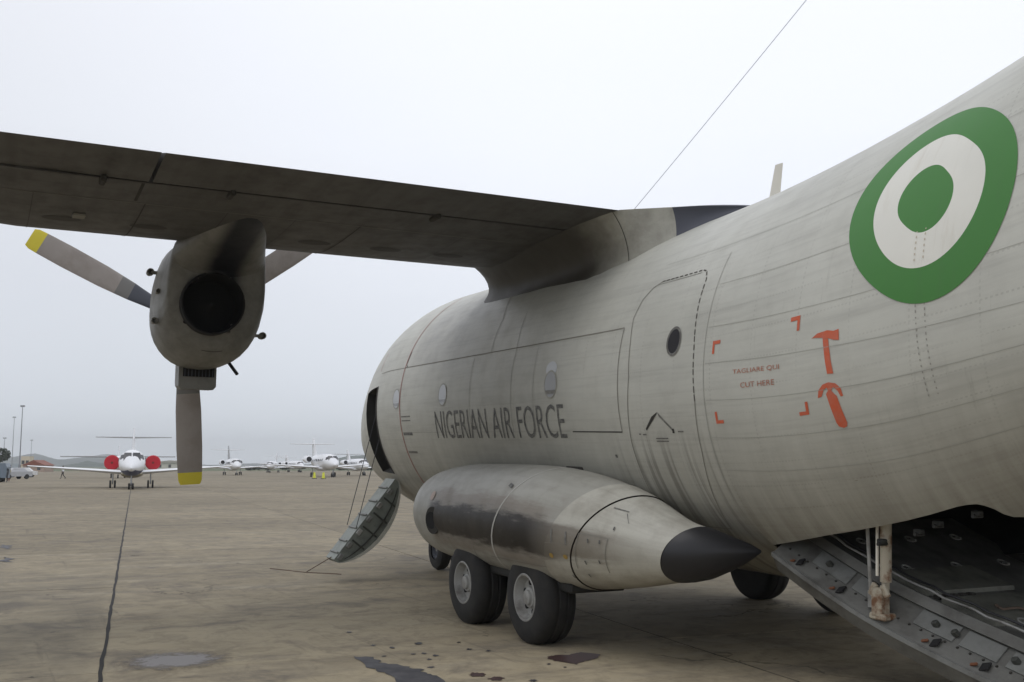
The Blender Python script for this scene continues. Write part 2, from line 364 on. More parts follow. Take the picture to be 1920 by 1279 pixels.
# ------------------------------------------------------------------ ground
JA = atan2(-0.1219, 0.9925)                       # the joints run 7 degrees off the aircraft axis
JD = Vector((cos(JA), sin(JA), 0)); JN = Vector((-sin(JA), cos(JA), 0))
SL, SW = 6.7, 5.37
J0 = JD * (-0.94) + JN * ((-0.59)*(-sin(JA)) + 6.25*cos(JA))
def concrete(t, b):
    g = NB(t)
    v = g.coord('Position', rot=(0, 0, -JA)); 
    o0 = g.sep(v)
    org_u = J0.dot(JD); org_v = J0.dot(JN)
    cu = g.math('FLOOR', g.math('DIVIDE', g.math('SUBTRACT', o0[0], org_u), SL)); cv = g.math('FLOOR', g.math('DIVIDE', g.math('SUBTRACT', o0[1], org_v), SW))
    cb = g.n('ShaderNodeCombineXYZ'); g.l(cu, cb.inputs[0]); g.l(cv, cb.inputs[1])
    wn = g.n('ShaderNodeTexWhiteNoise', noise_dimensions='2D'); g.l(cb.outputs[0], wn.inputs['Vector'])
    w = g.coord('Position')
    big = g.noise(w, 0.11, 6, 0.62, 0.6); med = g.noise(w, 0.55, 7, 0.65, 0.4); fin = g.noise(w, 9, 6, 0.7); grit = g.noise(w, 70, 3, 0.6)
    strk = g.noise(g.coord('Position', scale=(2.4, 0.35, 1), rot=(0, 0, 0.5)), 0.5, 6, 0.65, 0.8)
    # near apron painted paler to offset the aircraft's shade, over broad random tone
    near_lift = g.math('ADD', g.smooth(g.sep(w)[0], 9.0, 1.0), g.math('MULTIPLY_ADD', big, 0.9, -0.45), clamp=True)
    c = g.mix(near_lift, (0.255, 0.218, 0.152), (0.450, 0.382, 0.262))
    c = g.mix(g.math('MULTIPLY', g.ramp(med, [(0.45, 0.0), (0.72, 1.0)]), 0.40), c, (0.175, 0.150, 0.108))
    c = g.mix(g.math('MULTIPLY', g.ramp(strk, [(0.5, 0.0), (0.7, 1.0)]), 0.55), c, (0.15, 0.135, 0.115))
    c = g.mix(g.math('MULTIPLY', g.ramp(strk, [(0.3, 1.0), (0.45, 0.0)]), 0.35), c, (0.40, 0.37, 0.30))
    c = g.mix(g.math('MULTIPLY', g.ramp(fin, [(0.52, 0.0), (0.75, 1.0)]), 0.35), c, (0.13, 0.12, 0.10))
    c = g.mix(g.math('MULTIPLY_ADD', g.ramp(grit, [(0.4, 0.0), (0.7, 1.0)]), 0.18, 0.0), c, (0.42, 0.39, 0.33))
    m2 = g.noise(w, 2.3, 7, 0.72, 0.8); m3 = g.noise(g.coord('Position', loc=(31, 7, 3)), 1.1, 8, 0.7, 0.6)
    c = g.mix(g.math('MULTIPLY', g.ramp(m2, [(0.47, 0.0), (0.66, 1.0)]), 0.45), c, (0.135, 0.118, 0.092))
    c = g.mix(g.math('MULTIPLY', g.ramp(m2, [(0.32, 1.0), (0.46, 0.0)]), 0.45), c, (0.40, 0.345, 0.245))
    c = g.mix(g.math('MULTIPLY', g.ramp(m3, [(0.52, 0.0), (0.66, 1.0)]), 0.50), c, (0.125, 0.112, 0.105))
    c = g.mix(g.math('MULTIPLY', g.ramp(m3, [(0.36, 1.0), (0.45, 0.0)]), 0.25), c, (0.36, 0.30, 0.20))
    scf = g.noise(g.coord('Position', scale=(0.25, 5.0, 1), rot=(0, 0, 0.25)), 1.0, 6, 0.65, 0.4)
    c = g.mix(g.math('MULTIPLY', g.ramp(scf, [(0.60, 0.0), (0.70, 1.0)]), 0.35), c, (0.10, 0.09, 0.08))
    # small dark spills and tyre scuffs
    sp = g.noise(w, 1.7, 4, 0.7, 1.5)
    c = g.mix(g.ramp(sp, [(0.66, 0.0), (0.72, 0.75)]), c, (0.07, 0.062, 0.055))
    # hairline cracks
    vo = g.n('ShaderNodeTexVoronoi', feature='DISTANCE_TO_EDGE', inp={'Scale': 0.16})
    dv = g.n('ShaderNodeVectorMath', operation='ADD'); nz = g.n('ShaderNodeTexNoise', inp={'Scale': 0.7, 'Detail': 6.0}); g.l(w, nz.inputs['Vector'])
    sc = g.n('ShaderNodeVectorMath', operation='SCALE'); sc.inputs['Scale'].default_value = 2.2; g.l(nz.outputs['Color'], sc.inputs[0])
    g.l(w, dv.inputs[0]); g.l(sc.outputs[0], dv.inputs[1]); g.l(dv.outputs[0], vo.inputs['Vector'])
    crk = g.math('MULTIPLY', g.math('LESS_THAN', vo.outputs['Distance'], 0.0022), g.ramp(g.noise(w, 0.35, 2, 0.5), [(0.52, 0.0), (0.58, 1.0)]))
    c = g.mix(g.math('MULTIPLY', crk, 0.5), c, (0.05, 0.045, 0.04))
    # a grime-dark slab zone left of the long joint, near the camera
    zz = g.math('MULTIPLY', g.smooth(o0[1], org_v - 0.1, org_v + 0.3), g.smooth(o0[0], 9.5, 3.5))
    c = g.mix(g.math('MULTIPLY', g.math('MULTIPLY', zz, g.ramp(g.noise(w, 0.8, 6, 0.65), [(0.3, 0.0), (0.65, 1.0)])), 0.6), c, (0.12, 0.112, 0.095))
    tone = g.math('MULTIPLY_ADD', wn.outputs['Value'], 0.16, 0.92)
    vm = g.n('ShaderNodeVectorMath', operation='SCALE'); g.l(c, vm.inputs[0]); g.l(tone, vm.inputs['Scale'])
    g.l(vm.outputs[0], b.inputs['Base Color'])
    g.l(g.math('MULTIPLY_ADD', fin, -0.25, 0.88), b.inputs['Roughness'])
    g.bump(g.math('ADD', g.math('MULTIPLY', grit, 0.3), g.math('MULTIPLY', fin, 0.7)), 0.5, 0.006, b)
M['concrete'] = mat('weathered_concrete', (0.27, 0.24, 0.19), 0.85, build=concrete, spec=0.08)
M['joint'] = mat('dark_joint_sealant', (0.022, 0.020, 0.018), 0.9)
def grassb(t, b):
    g = NB(t); v = g.coord('Position')
    c = g.mix(g.ramp(g.noise(v, 0.03, 6, 0.6), [(0.35, 0.0), (0.65, 1.0)]), (0.06, 0.085, 0.03), (0.12, 0.125, 0.055)); g.l(c, b.inputs['Base Color'])
M['grass'] = mat('airfield_grass', (0.09, 0.1, 0.04), 0.9, build=grassb)
def plane(name, x0, x1, y0, y1, z, m, n=1):
    bm = bmesh.new(); vs = [bm.verts.new((x, y, z)) for x, y in ((x0, y0), (x1, y0), (x1, y1), (x0, y1))]; bm.faces.new(vs)
    o = obj(name, bm, m, smooth=False); return o
tag(plane('ground', -5000, 6500, -6000, 6000, -0.08, M['grass']), kind='structure')
apron = bpy.data.objects.new('apron', None); link(apron); tag(apron, kind='structure')
bm = bmesh.new()
vs = [bm.verts.new(J0 + JD*a + JN*b_ + Vector((0, 0, -0.035))) for a, b_ in ((-12*SL, -36*SW), (52*SL, -36*SW), (52*SL, 22*SW), (-12*SL, 22*SW))]
bm.faces.new(vs); obj('joint_bed', bm, M['joint'], apron, smooth=False)
def slab_bm(bm, cx, cy):
    L, Wd, g, h = SL-0.008, SW-0.009, 0.004, 0.035
    lo = []; hi = []
    for (a, b_) in ((-1, -1), (1, -1), (1, 1), (-1, 1)):
        lo.append(bm.verts.new(Vector((cx, cy, -h)) + Vector((a*L/2, b_*Wd/2, 0))))
        hi.append(bm.verts.new(Vector((cx, cy, 0)) + Vector((a*(L/2-g*0.4), b_*(Wd/2-g), 0))))
    bm.faces.new(hi)
    for i in range(4): bm.faces.new((lo[i], lo[(i+1) % 4], hi[(i+1) % 4], hi[i]))
bm = bmesh.new(); slab_bm(bm, 0, 0)
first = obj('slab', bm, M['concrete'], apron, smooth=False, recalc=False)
first.rotation_euler = (0, 0, JA)
cnt = 0
far_cells = []
camp = Vector((-10, 7.2, 0))
look = Vector((cos(yaw), sin(yaw), 0))
cells = []
for i in range(-12, 52):
    for j in range(-36, 22):
        c_ = J0 + JD*((i+0.5)*SL) + JN*((j+0.5)*SW); d = c_ - camp; f = d.dot(look); ang = abs(d.angle(look)) if d.length > 0 else 0
        vis = f > -3 and (ang < radians(36) or d.length < 9)
        cells.append(((d.length if vis else 1000+d.length), i, j, c_))
cells.sort(key=lambda q: q[0])
bmf = bmesh.new()
for k, (d, i, j, c_) in enumerate(cells):
    if k < 170:
        o = first if k == 0 else first.copy()
        o.location = c_ + Vector((0, 0, random.uniform(-0.002, 0.002)))
        if k: link(o, apron)
    else: slab_bm(bmf, (i+0.5)*SL, (j+0.5)*SW)
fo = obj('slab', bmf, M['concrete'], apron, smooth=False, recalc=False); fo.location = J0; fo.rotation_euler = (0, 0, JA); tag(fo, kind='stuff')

def sealant(j, w, name='joint_sealant', ua=-3*SL, ub=17*SL):
    bm = bmesh.new(); R_ = []; rnd = random.Random(j); n = 420; off = 0; prev = 0
    for k in range(n+1):
        u = ua + (ub-ua)*(k/n); wob = noise.noise(Vector((u*.8, j, 0)))*.012 + rnd.uniform(-.005, .005); ww = w*(1+.55*noise.noise(Vector((u*1.7, j, 5)))+rnd.uniform(-.12, .12))
        c_ = J0 + JD*u + JN*(j*SW+wob) + Vector((0, 0, .0035)); R_.append([c_+JN*ww/2, c_-JN*ww/2])
    loft(bm, R_, closed=False); return obj(name, bm, M['joint'], apron, smooth=False)
sealant(0, .034); sealant(-1, .013, ua=-1.5*SL, ub=.35*SL)
def blob(name, pts, mat_, label, cat, z=0.006, rough=0.06, sub=5, seed=0, holes=None, group=None):
    """a flat irregular spill outlined by pts, its edge broken up"""
    rnd = random.Random(seed); P = []
    for i in range(len(pts)):
        a, b_ = Vector((*pts[i], 0)), Vector((*pts[(i+1) % len(pts)], 0))
        for k in range(sub):
            p = a.lerp(b_, k/sub); n_ = (b_-a).normalized().cross(Vector((0, 0, 1)))
            P.append(p + n_*rnd.uniform(-1, 1)*rough)
    bm = bmesh.new(); c_ = sum((Vector((*q, 0)) for q in pts), Vector())/len(pts)
    f = bm.faces.new([bm.verts.new((p.x-c_.x, p.y-c_.y, 0)) for p in P]); bmesh.ops.triangulate(bm, faces=[f])
    bmesh.ops.recalc_face_normals(bm, faces=bm.faces)
    for f in bm.faces:
        if f.normal.z < 0: f.normal_flip()
    o = obj(name, bm, mat_, smooth=False, loc=(c_.x, c_.y, z), recalc=False); tag(o, label, cat, group); return o
# camera ray -> ground, used only to lay spills out where they lie in the world
fh = Vector((cos(yaw), sin(yaw), 0)); rt = Vector((sin(yaw), -cos(yaw), 0)); up = Vector((0, 0, 1))
fw = fh*cos(tilt) + up*sin(tilt); uu = -fh*sin(tilt) + up*cos(tilt)
def gp(px, py, z=0.0):
    d = fw*FPX + rt*(px-960) + uu*(639.5-py); o = Vector((-10, 7.2, 1.75)); t = (z-o.z)/d.z; p = o+d*t; return (p.x, p.y)
def wet(t, b):
    g = NB(t); v = g.coord('Position')
    g.l(g.mix(g.ramp(g.noise(v, 3, 5, 0.6), [(0.35, 0.0), (0.7, 1.0)]), (0.035, 0.036, 0.042), (0.085, 0.08, 0.085)), b.inputs['Base Color'])
    g.l(g.math('MULTIPLY_ADD', g.noise(v, 4, 4, 0.6), 0.5, 0.3), b.inputs['Roughness'])
M['oil'] = mat('oil_soaked_concrete', (0.05, 0.05, 0.055), 0.5, build=wet, spec=0.3)
M['oilred'] = mat('reddish_fluid_stain', (0.075, 0.045, 0.042), 0.45, spec=0.3)
blob('oil_spill', [gp(*q) for q in ((662, 1232), (700, 1233), (712, 1243), (760, 1250), (790, 1257), (800, 1265), (815, 1268), (850, 1290), (900, 1330), (800, 1330), (745, 1279), (720, 1262), (690, 1252))],
     M['oil'], 'long dark oil spill on the concrete at the bottom edge, left of the main wheels', 'oil stain', seed=1, rough=0.03)
blob('oil_spill', [gp(*q) for q in ((1022, 1236), (1040, 1229), (1068, 1229), (1090, 1223), (1122, 1228), (1120, 1236), (1095, 1240), (1082, 1247), (1050, 1242))],
     M['oilred'], 'small reddish dark fluid spill just behind the rear main wheel', 'oil stain', seed=2, rough=0.02)
def drip_label(k, px, py, w):
    if w > 9: return {895: 'flat reddish drip blotch at the bottom edge, nearest the long oil spill', 930: 'flat reddish drip blotch at the bottom edge, middle one of three', 1000: 'flat reddish drip blotch at the bottom edge below the rear main wheel'}[px]
    return 'tiny dark fluid drip on the concrete left of and behind the main wheels'
drops = ((700, 1211, 5), (735, 1215, 6), (775, 1227, 4), (795, 1226, 5), (817, 1230, 6), (805, 1237, 5), (808, 1252, 6), (895, 1266, 15), (930, 1273, 14), (1000, 1277, 8), (655, 1186, 5), (720, 1231, 4), (785, 1207, 8), (860, 1205, 4), (1030, 1246, 4), (1060, 1252, 4), (880, 1218, 5), (915, 1221, 5))
for k, (px, py, w) in enumerate(drops):
    blob('oil_drip', [gp(px + w*cos(a*pi/3), py + w*0.28*sin(a*pi/3)) for a in range(6)], M['oilred'] if w > 9 else M['oil'],
         drip_label(k, px, py, w), 'oil drip', seed=k+5, rough=0.012 if w < 9 else 0.022, sub=4 if w < 9 else 6, z=0.005, group='dark drips around the main wheels')
def pale(t, b):
    g = NB(t); v = g.coord('Object'); o = g.sep(v)
    v2 = g.coord('Object', rot=(0, 0, -yaw)); o = g.sep(v2)
    r = g.math('SQRT', g.math('ADD', g.math('POWER', g.math('DIVIDE', o[0], 0.55), 2), g.math('POWER', g.math('DIVIDE', o[1], 0.52), 2)))
    r = g.math('ADD', r, g.math('MULTIPLY_ADD', g.noise(g.coord('Object', scale=(1, 1, 1)), 6, 7, 0.75), 1.5, -0.75))
    c = g.mix(g.ramp(r, [(0.45, 0.0), (0.80, 1.0)]), (0.33, 0.315, 0.31), (0.17, 0.145, 0.12)); g.l(c, b.inputs['Base Color'])
    g.l(g.ramp(r, [(0.45, 0.85), (0.98, 0.0)]), b.inputs['Alpha'])
M['pale'] = mat('dried_pale_residue', (0.4, 0.4, 0.42), 0.7, build=pale)
blob('dried_puddle', [gp(*q) for q in ((170, 1242), (240, 1205), (330, 1196), (420, 1208), (480, 1240), (450, 1275), (320, 1290), (200, 1280))],
     M['pale'], 'pale dried puddle ringed with brown on the concrete right of the long joint', 'stain', seed=4, rough=0.02)
for q0, q1, sd_, wh in (((0, 1022), (18, 1030), 31, 'farther'), ((2, 1045), (20, 1055), 32, 'nearer')):
    a, b_ = Vector((*gp(*q0), 0)), Vector((*gp(*q1), 0)); m_ = (a+b_)/2
    blob('tar_patch', [(a.x, a.y), (m_.x+0.35, m_.y-0.1), (b_.x, b_.y), (m_.x-0.35, m_.y+0.05)], M['oil'],
         wh + ' of two small black tar patches on the concrete by the left edge', 'stain', seed=sd_, rough=0.08, group='tar patches by the left edge')

# ------------------------------------------------------------------ THE TRANSPORT AIRCRAFT
PITCH = radians(1.3)
plane_root = thing('transport_aircraft', 'large grey military transport with green and white roundel, high wing, propellers and open rear ramp', 'aircraft',
                   (0, 0, 0), (0, -PITCH, 0))
P = plane_root
FK = sorted([  # X, top, bottom, half-width, height of max width
(9.3,1.85,1.8,.03,1.82),(9.15,2.2,1.5,.4,1.84),(8.75,2.6,1.25,.8,1.9),(8.2,2.95,1.1,1.12,2.05),(7.5,3.4,.98,1.38,2.25),
(6.8,3.85,.86,1.58,2.4),(6.1,4.2,.77,1.73,2.5),(5.5,4.32,.73,1.8,2.53),
(5.0,4.36,.72,1.82,2.54),(3.0,4.36,.72,1.82,2.54),(-1.0,4.38,.72,1.82,2.54),(-2.2,4.45,.72,1.82,2.54),(-3.2,4.57,.75,1.82,2.55),(-4.4,4.79,.92,1.8,2.62),
(-6.0,5.2,1.5,1.66,2.85),(-8.0,5.6,2.2,1.3,3.25),(-10.0,5.4,3.0,.85,3.8),(-11.3,4.9,4.0,.3,4.3)])
_sc = {}
def fsec(X):
    k = round(X, 4)
    if k not in _sc: _sc[k] = tuple(pchip(FK, X, j) for j in (1, 2, 3, 4))
    return _sc[k]
def fpt(X, th, off=0.0):
    t, b, w, m = fsec(X); s = sin(th); r = (t-m) if s > 0 else (m-b)
    p = Vector((X, w*cos(th), m+r*s))
    if off:
        n = Vector((0, cos(th)/w, s/r)).normalized()
        t2, b2, w2, m2 = fsec(X+0.05); r2 = (t2-m2) if s > 0 else (m2-b2)
        dx = Vector((X+0.05, w2*cos(th), m2+r2*s)) - p
        tz = Vector((0, -n.z, n.y)); n = tz.cross(dx).normalized()
        if n.dot(Vector((0, cos(th), s))) < 0: n = -n
        p = p + n*off
    return p
RAD = radians
SILL = sorted([(-2.85,-50.6),(-3.6,-45.8),(-4.2,-44.0),(-4.65,-42.8),(-4.9,-42.4),(-5.03,-43.2),(-5.11,-46),(-5.16,-49.5),(-5.24,-51),(-5.6,-60),(-6.4,-72),(-7.2,-88)])
XS = [9.3, 9.27, 9.2, 9.1, 8.95, 8.75, 8.5, 8.2, 7.9, 7.6, 7.3, 7.0, 6.7, 6.5, 6.33, 6.1, 5.85, 5.53]
x = 5.3
while x > -2.7: XS.append(round(x, 3)); x -= 0.3
XS += [-2.85, -3.2, -3.6, -3.9, -4.2, -4.45, -4.65, -4.8, -4.9, -4.97, -5.03, -5.07, -5.11, -5.14, -5.18, -5.24, -5.5, -5.9, -6.4, -6.8, -7.2, -7.6, -8.2, -8.8, -9.4, -10, -10.6, -11.1, -11.3]
NT = 144
def fus_mesh(inset, xs, dooropen=True, closed_ends=False, flip=False):
    bm = bmesh.new(); uv = bm.loops.layers.uv.verify()
    for side in (1, -1):
        prev = None
        for X in xs:
            openbot = -7.2 <= X <= -2.85
            lo = RAD(min(pchip(SILL, X, 1), 0 if side == 1 else -63)) if openbot else -pi/2
            # theta samples: -90..-35 free to slide, -35..10..90 fixed
            a = [lo + (RAD(-35)-lo)*k/12 for k in range(13)] + [RAD(-35)+RAD(45)*k/12 for k in range(1, 13)] + [RAD(10)+RAD(80)*k/20 for k in range(1, 21)]
            row = []
            for th in a:
                p = fpt(X, th, -inset) if inset else fpt(X, th)
                row.append((bm.verts.new((p.x, p.y*side, p.z)), th))
            if prev is not None:
                px, prow, popen = prev
                for k in range(len(row)-1):
                    if dooropen and side == 1 and X >= 5.53-1e-6 and px <= 6.33+1e-6 and 12 <= k < 24: continue
                    vsq = [prow[k][0], prow[k+1][0], row[k+1][0], row[k][0]]
                    f = bm.faces.new(vsq)
                    for l, (xx, tt) in zip(f.loops, ((px, prow[k][1]), (px, prow[k+1][1]), (X, row[k+1][1]), (X, row[k][1]))): l[uv].uv = (xx, tt*1.82)
            prev = (X, row, openbot)
        if False: pass
    bmesh.ops.remove_doubles(bm, verts=bm.verts, dist=0.0005)
    return bm
fus = obj('fuselage', fus_mesh(0, XS), M['skin'], P)
# inner lining of the hold, aft of the cockpit bulkhead
xin = [5.3, 4, 2, 0, -2, -2.85, -3.6, -4.2, -4.65, -4.9, -5.03, -5.11, -5.16, -5.24, -5.9, -6.4, -7.2]
lin = obj('hold_lining', fus_mesh(0.10, xin, dooropen=False), M['dark'], P)
# sill edge closing skin and lining, both sides
bm = bmesh.new()
for side in (1, -1):
    rr = []
    for X in [q for q in XS if -7.2 <= q <= -2.85]:
        th = RAD(min(pchip(SILL, X, 1), 0 if side == 1 else -63)); a, b_ = fpt(X, th), fpt(X, th, -0.10)
        rr.append([Vector((p.x, p.y*side, p.z)) for p in (a, a+(b_-a)*0.5+Vector((0, 0, -0.012)), b_)])
    loft(bm, rr, closed=False)
obj('sill_edge', bm, M['seamdark'], P)
bm = bmesh.new()
box(bm, (1.1, 0, 1.14), (7.9, 2.0, 0.06)); obj('hold_floor', bm, M['dark'], P, smooth=False)
for nm_, X_ in (('forward_bulkhead', 5.2), ('aft_bulkhead', -7.2)):
    bm = bmesh.new(); bm.faces.new([bm.verts.new(fpt(X_, 2*pi*k/40, -.11)) for k in range(40)]); obj(nm_, bm, M['dark'], P, smooth=False)
bm = bmesh.new(); box(bm, (-2.87, 0, 0.98), (0.03, 1.9, 0.3)); obj('ramp_sill', bm, M['dark'], P, smooth=False)
bm = bmesh.new()   # dim fittings inside the hold: rails, bins, the retracted upper door
box(bm, (-5.9, 0.1, 3.25), (2.4, 1.9, 0.12), Euler((0, -0.25, 0)), 0.02)
obj('upper_ramp_door', bm, M['rampdark'], P, smooth=False)
for X_ in (-3.3, -3.85, -4.4, -4.95, -5.5, -6.05):
    bm = bmesh.new(); rr = []
    for k in range(30):
        th = RAD(pchip(SILL, X_, 1)+4) + (pi - 2*RAD(pchip(SILL, X_, 1)+4))*k/29
        rr.append([fpt(X_-.03, th, -.11), fpt(X_+.03, th, -.11), fpt(X_+.03, th, -.18), fpt(X_-.03, th, -.18)])
    loft(bm, rr); obj('hold_frame', bm, M['holdframe'], P, smooth=False)
for X, zz in ((-4.45, 1.40), (-4.62, 1.47), (-4.95, 1.56), (-4.1, 1.30)):
    bm = bmesh.new(); box(bm, (0, 0, 0), (0.07, 0.05, 0.035), None, 0.008); tube(bm, (0, -.045, -.02), (0, .045, -.02), 0.014, n=8)
    obj('roller_fitting', bm, M['dark'], P, smooth=False, loc=(X, 1.19, zz-0.015))
# --- spine on top of the aft fuselage
SP = sorted([(-0.9,4.36,.08),(-1.2,4.47,.20),(-1.7,4.53,.24),(-2.5,4.56,.26),(-3.4,4.66,.27),(-4.5,4.85,.26),(-6,5.35,.24),(-7.5,5.9,.2)])
bm = bmesh.new(); rr = []
for k in range(34):
    X = -0.9 - 6.6*k/33; t = pchip(SP, X, 1); w = pchip(SP, X, 2); base = fsec(X)[0]-0.12
    rr.append([Vector((X, w*1.5*s_, z_)) if abs(s_) == 1 else Vector((X, w*s_, z_)) for s_, z_ in ((1, base), (.92, base+(t-base)*.45), (.7, base+(t-base)*.8), (.35, base+(t-base)*.97), (0, t), (-.35, base+(t-base)*.97), (-.7, base+(t-base)*.8), (-.92, base+(t-base)*.45), (-1, base))])
loft(bm, rr, closed=False); obj('dorsal_spine', bm, M['skin'], P)
# --- fin and tailplane (beyond the frame to the right, still part of the aircraft)
def foil(ch, th, n=13, camber=0.0):
    """closed airfoil outline from TE over top to LE to TE; x: 0 = LE, ch = TE"""
    up_, lo_ = [], []
    for i in range(n):
        x_ = (1-cos(pi*i/(n-1)))/2
        y_ = 5*th*(0.2969*sqrt(x_)-0.126*x_-0.3516*x_**2+0.2843*x_**3-0.1036*x_**4)
        c_ = camber*4*x_*(1-x_)
        up_.append((x_*ch, (c_+y_)*ch)); lo_.append((x_*ch, (c_-y_)*ch))
    return up_[::-1] + lo_[1:]
def fin(bm, secs):
    """secs: (le point Vector, chord, thickness ratio, normal axis Vector)"""
    rr = []
    for le, ch, th, ax in secs:
        rr.append([le + Vector((-x_, 0, 0)) + ax*y_ for x_, y_ in foil(ch, th)])
    loft(bm, rr)
bm = bmesh.new(); fin(bm, [(Vector((-6.6, 0, 4.8)), 4.6, .10, Vector((0, 1, 0))), (Vector((-8.7, 0, 9.7)), 2.0, .10, Vector((0, 1, 0)))])
obj('tail_fin', bm, M['skin'], P)
bm = bmesh.new()
fin(bm, [(Vector((-10.0, -5.6, 4.9)), 1.2, .1, Vector((0, 0, 1))), (Vector((-9.0, 0, 4.8)), 2.3, .11, Vector((0, 0, 1))), (Vector((-10.0, 5.6, 4.9)), 1.2, .1, Vector((0, 0, 1)))])
obj('tailplane', bm, M['skin'], P)
# --- helper: patches and strips that follow the skin
def strip(path, w, m, name='panel_seam', off=0.003, dash=None, step=0.04, parent=None, both=False):
    """path: list of (X, theta_deg)"""
    bm = bmesh.new(); P3 = []
    for (a, b_) in zip(path[:-1], path[1:]):
        L = (fpt(a[0], RAD(a[1])) - fpt(b_[0], RAD(b_[1]))).length; n = max(1, int(L/step))
        for k in range(n): P3.append((a[0]+(b_[0]-a[0])*k/n, RAD(a[1]+(b_[1]-a[1])*k/n)))
    P3.append((path[-1][0], RAD(path[-1][1])))
    pts = [fpt(X, t, off) for X, t in P3]; acc = 0; ring = []
    for i, p in enumerate(pts):
        d = (pts[min(i+1, len(pts)-1)] - pts[max(i-1, 0)]).normalized()
        n_ = (fpt(*P3[i], 0.05) - fpt(*P3[i])).normalized(); s_ = d.cross(n_).normalized()
        ring.append((bm.verts.new(p+s_*w/2), bm.verts.new(p-s_*w/2)))
    for i in range(len(ring)-1):
        acc += (pts[i+1]-pts[i]).length
        if dash and (acc % (dash[0]+dash[1])) > dash[0]: continue
        bm.faces.new((ring[i][0], ring[i+1][0], ring[i+1][1], ring[i][1]))
    bmesh.ops.delete(bm, geom=[v for v in bm.verts if not v.link_faces], context='VERTS')
    return obj(name, bm, m, parent or fus, smooth=False)
def patch(poly, m, name, off=0.003, cell=0.05, zmode=True, parent=None, label=None):
    """poly in (X, arc) with arc = theta * 1.82; cut into small cells and wrapped on the skin"""
    bm = bmesh.new(); f = bm.faces.new([bm.verts.new((a, b_, 0)) for a, b_ in poly])
    wrap(bm, lambda v: fpt(v.x, v.y/1.82, off), cell)
    return obj(name, bm, m, parent or fus, smooth=False, label=label)
def wrap(bm, fn, cell=0.05):
    xs_ = [v.co.x for v in bm.verts]; ys_ = [v.co.y for v in bm.verts]
    y = min(ys_)+cell
    while y < max(ys_):
        bmesh.ops.bisect_plane(bm, geom=list(bm.verts)+list(bm.edges)+list(bm.faces), plane_co=(0, y, 0), plane_no=(0, 1, 0)); y += cell
    x_ = min(xs_)+cell*3
    while x_ < max(xs_):
        bmesh.ops.bisect_plane(bm, geom=list(bm.verts)+list(bm.edges)+list(bm.faces), plane_co=(x_, 0, 0), plane_no=(1, 0, 0)); x_ += cell*3
    for v in bm.verts: v.co = fn(v.co.copy())
def ring_patch(cx, ct, rx0, ra0, rx1, ra1, m, name, off, skew=0.0, parent=None):
    """annulus about (X cx, theta ct deg); radii along X and along the arc (m); skew leans it"""
    bm = bmesh.new(); n = 72; nr = 5; R = []
    for i in range(nr+1):
        f = i/nr; rx = rx0+(rx1-rx0)*f; ra = ra0+(ra1-ra0)*f; row = []
        if rx < 1e-5: row = [bm.verts.new(fpt(cx, RAD(ct), off))]*n
        else:
            for k in range(n):
                a = 2*pi*k/n; yy = ra*sin(a)
                row.append(bm.verts.new(fpt(cx+rx*cos(a)+skew*yy, RAD(ct)+yy/1.82, off)))
        R.append(row)
    for i in range(nr):
        for k in range(n):
            q = [R[i][k], R[i][(k+1) % n], R[i+1][(k+1) % n], R[i+1][k]]; u = []
            for v in q:
                if v not in u: u.append(v)
            bm.faces.new(u)
    return obj(name, bm, m, parent or fus)
# roundel
RC, RA = -4.958, 0.817
G_ = [0.2221, 0.0088, 0.0036, 0.002, 0.0401]; W_ = [0.4421, 0.0083, 0.0127, 0.0048, 0.0638, -0.0091, -0.0013]; O_ = [0.6561, 0.0066, 0.0206, 0.0156, 0.0879, -0.0037, -0.0004]
def rad_at(c_, f):
    r = c_[0]
    for k in range(1, (len(c_)-1)//2+1): r += c_[2*k-1]*cos(k*f) + c_[2*k]*sin(k*f)
    return r
def roundel_ring(ci, co, m, name):
    bm = bmesh.new(); n = 96; nr = 8; rows = []
    for i in range(nr+1):
        row = []
        for k in range(n):
            f = 2*pi*k/n; r0 = rad_at(ci, f) if ci else .004; r = r0 + (rad_at(co, f)-r0)*i/nr
            row.append(fpt(RC+r*cos(f), (RA+r*sin(f))/1.82, .004))
        rows.append(row)
    loft(bm, rows, cap0=ci is None, cap1=False); return obj(name, bm, m, fus)
roundel_ring(W_, O_, M['green'], 'roundel_outer_ring'); roundel_ring(G_, W_, M['rwhite'], 'roundel_white_ring'); roundel_ring(None, G_, M['green'], 'roundel_centre')
# lettering
def letters(txt, x_left, x_right, z_lo, z_hi, m, name, off=0.004, bold=0.0, slope=0.0):
    cu = bpy.data.curves.new('t', 'FONT'); cu.body = txt; cu.size = 1; cu.offset = bold; cu.resolution_u = 3
    o = bpy.data.objects.new('t', cu); C.objects.link(o)
    dg = bpy.context.evaluated_depsgraph_get(); me = bpy.data.meshes.new_from_object(o.evaluated_get(dg))
    bpy.data.objects.remove(o); bm = bmesh.new(); bm.from_mesh(me); bpy.data.meshes.remove(me)
    bmesh.ops.triangulate(bm, faces=bm.faces)
    xs_ = [v.co.x for v in bm.verts]; ys_ = [v.co.y for v in bm.verts]; x0, x1, y0, y1 = min(xs_), max(xs_), min(ys_), max(ys_)
    for v in bm.verts: v.co = Vector(((v.co.x-x0)/(x1-x0)*abs(x_right-x_left), (v.co.y-y0)/(y1-y0)*(z_hi-z_lo), 0))
    def fn(c_):
        X = x_left - c_.x; z = z_lo + c_.y + slope*c_.x; t, b, w, mz = fsec(X); r = (t-mz) if z > mz else (mz-b)
        return fpt(X, math.asin(max(-1, min(1, (z-mz)/r))), off)
    wrap(bm, fn, 0.05); o = obj(name, bm, m, fus, smooth=False, recalc=False); o['kind'] = 'stuff'; return o
letters('NIGERIAN AIR FORCE', 3.14, -.37, 2.04, 2.40, M['letter'], 'air_force_lettering', bold=-0.004)
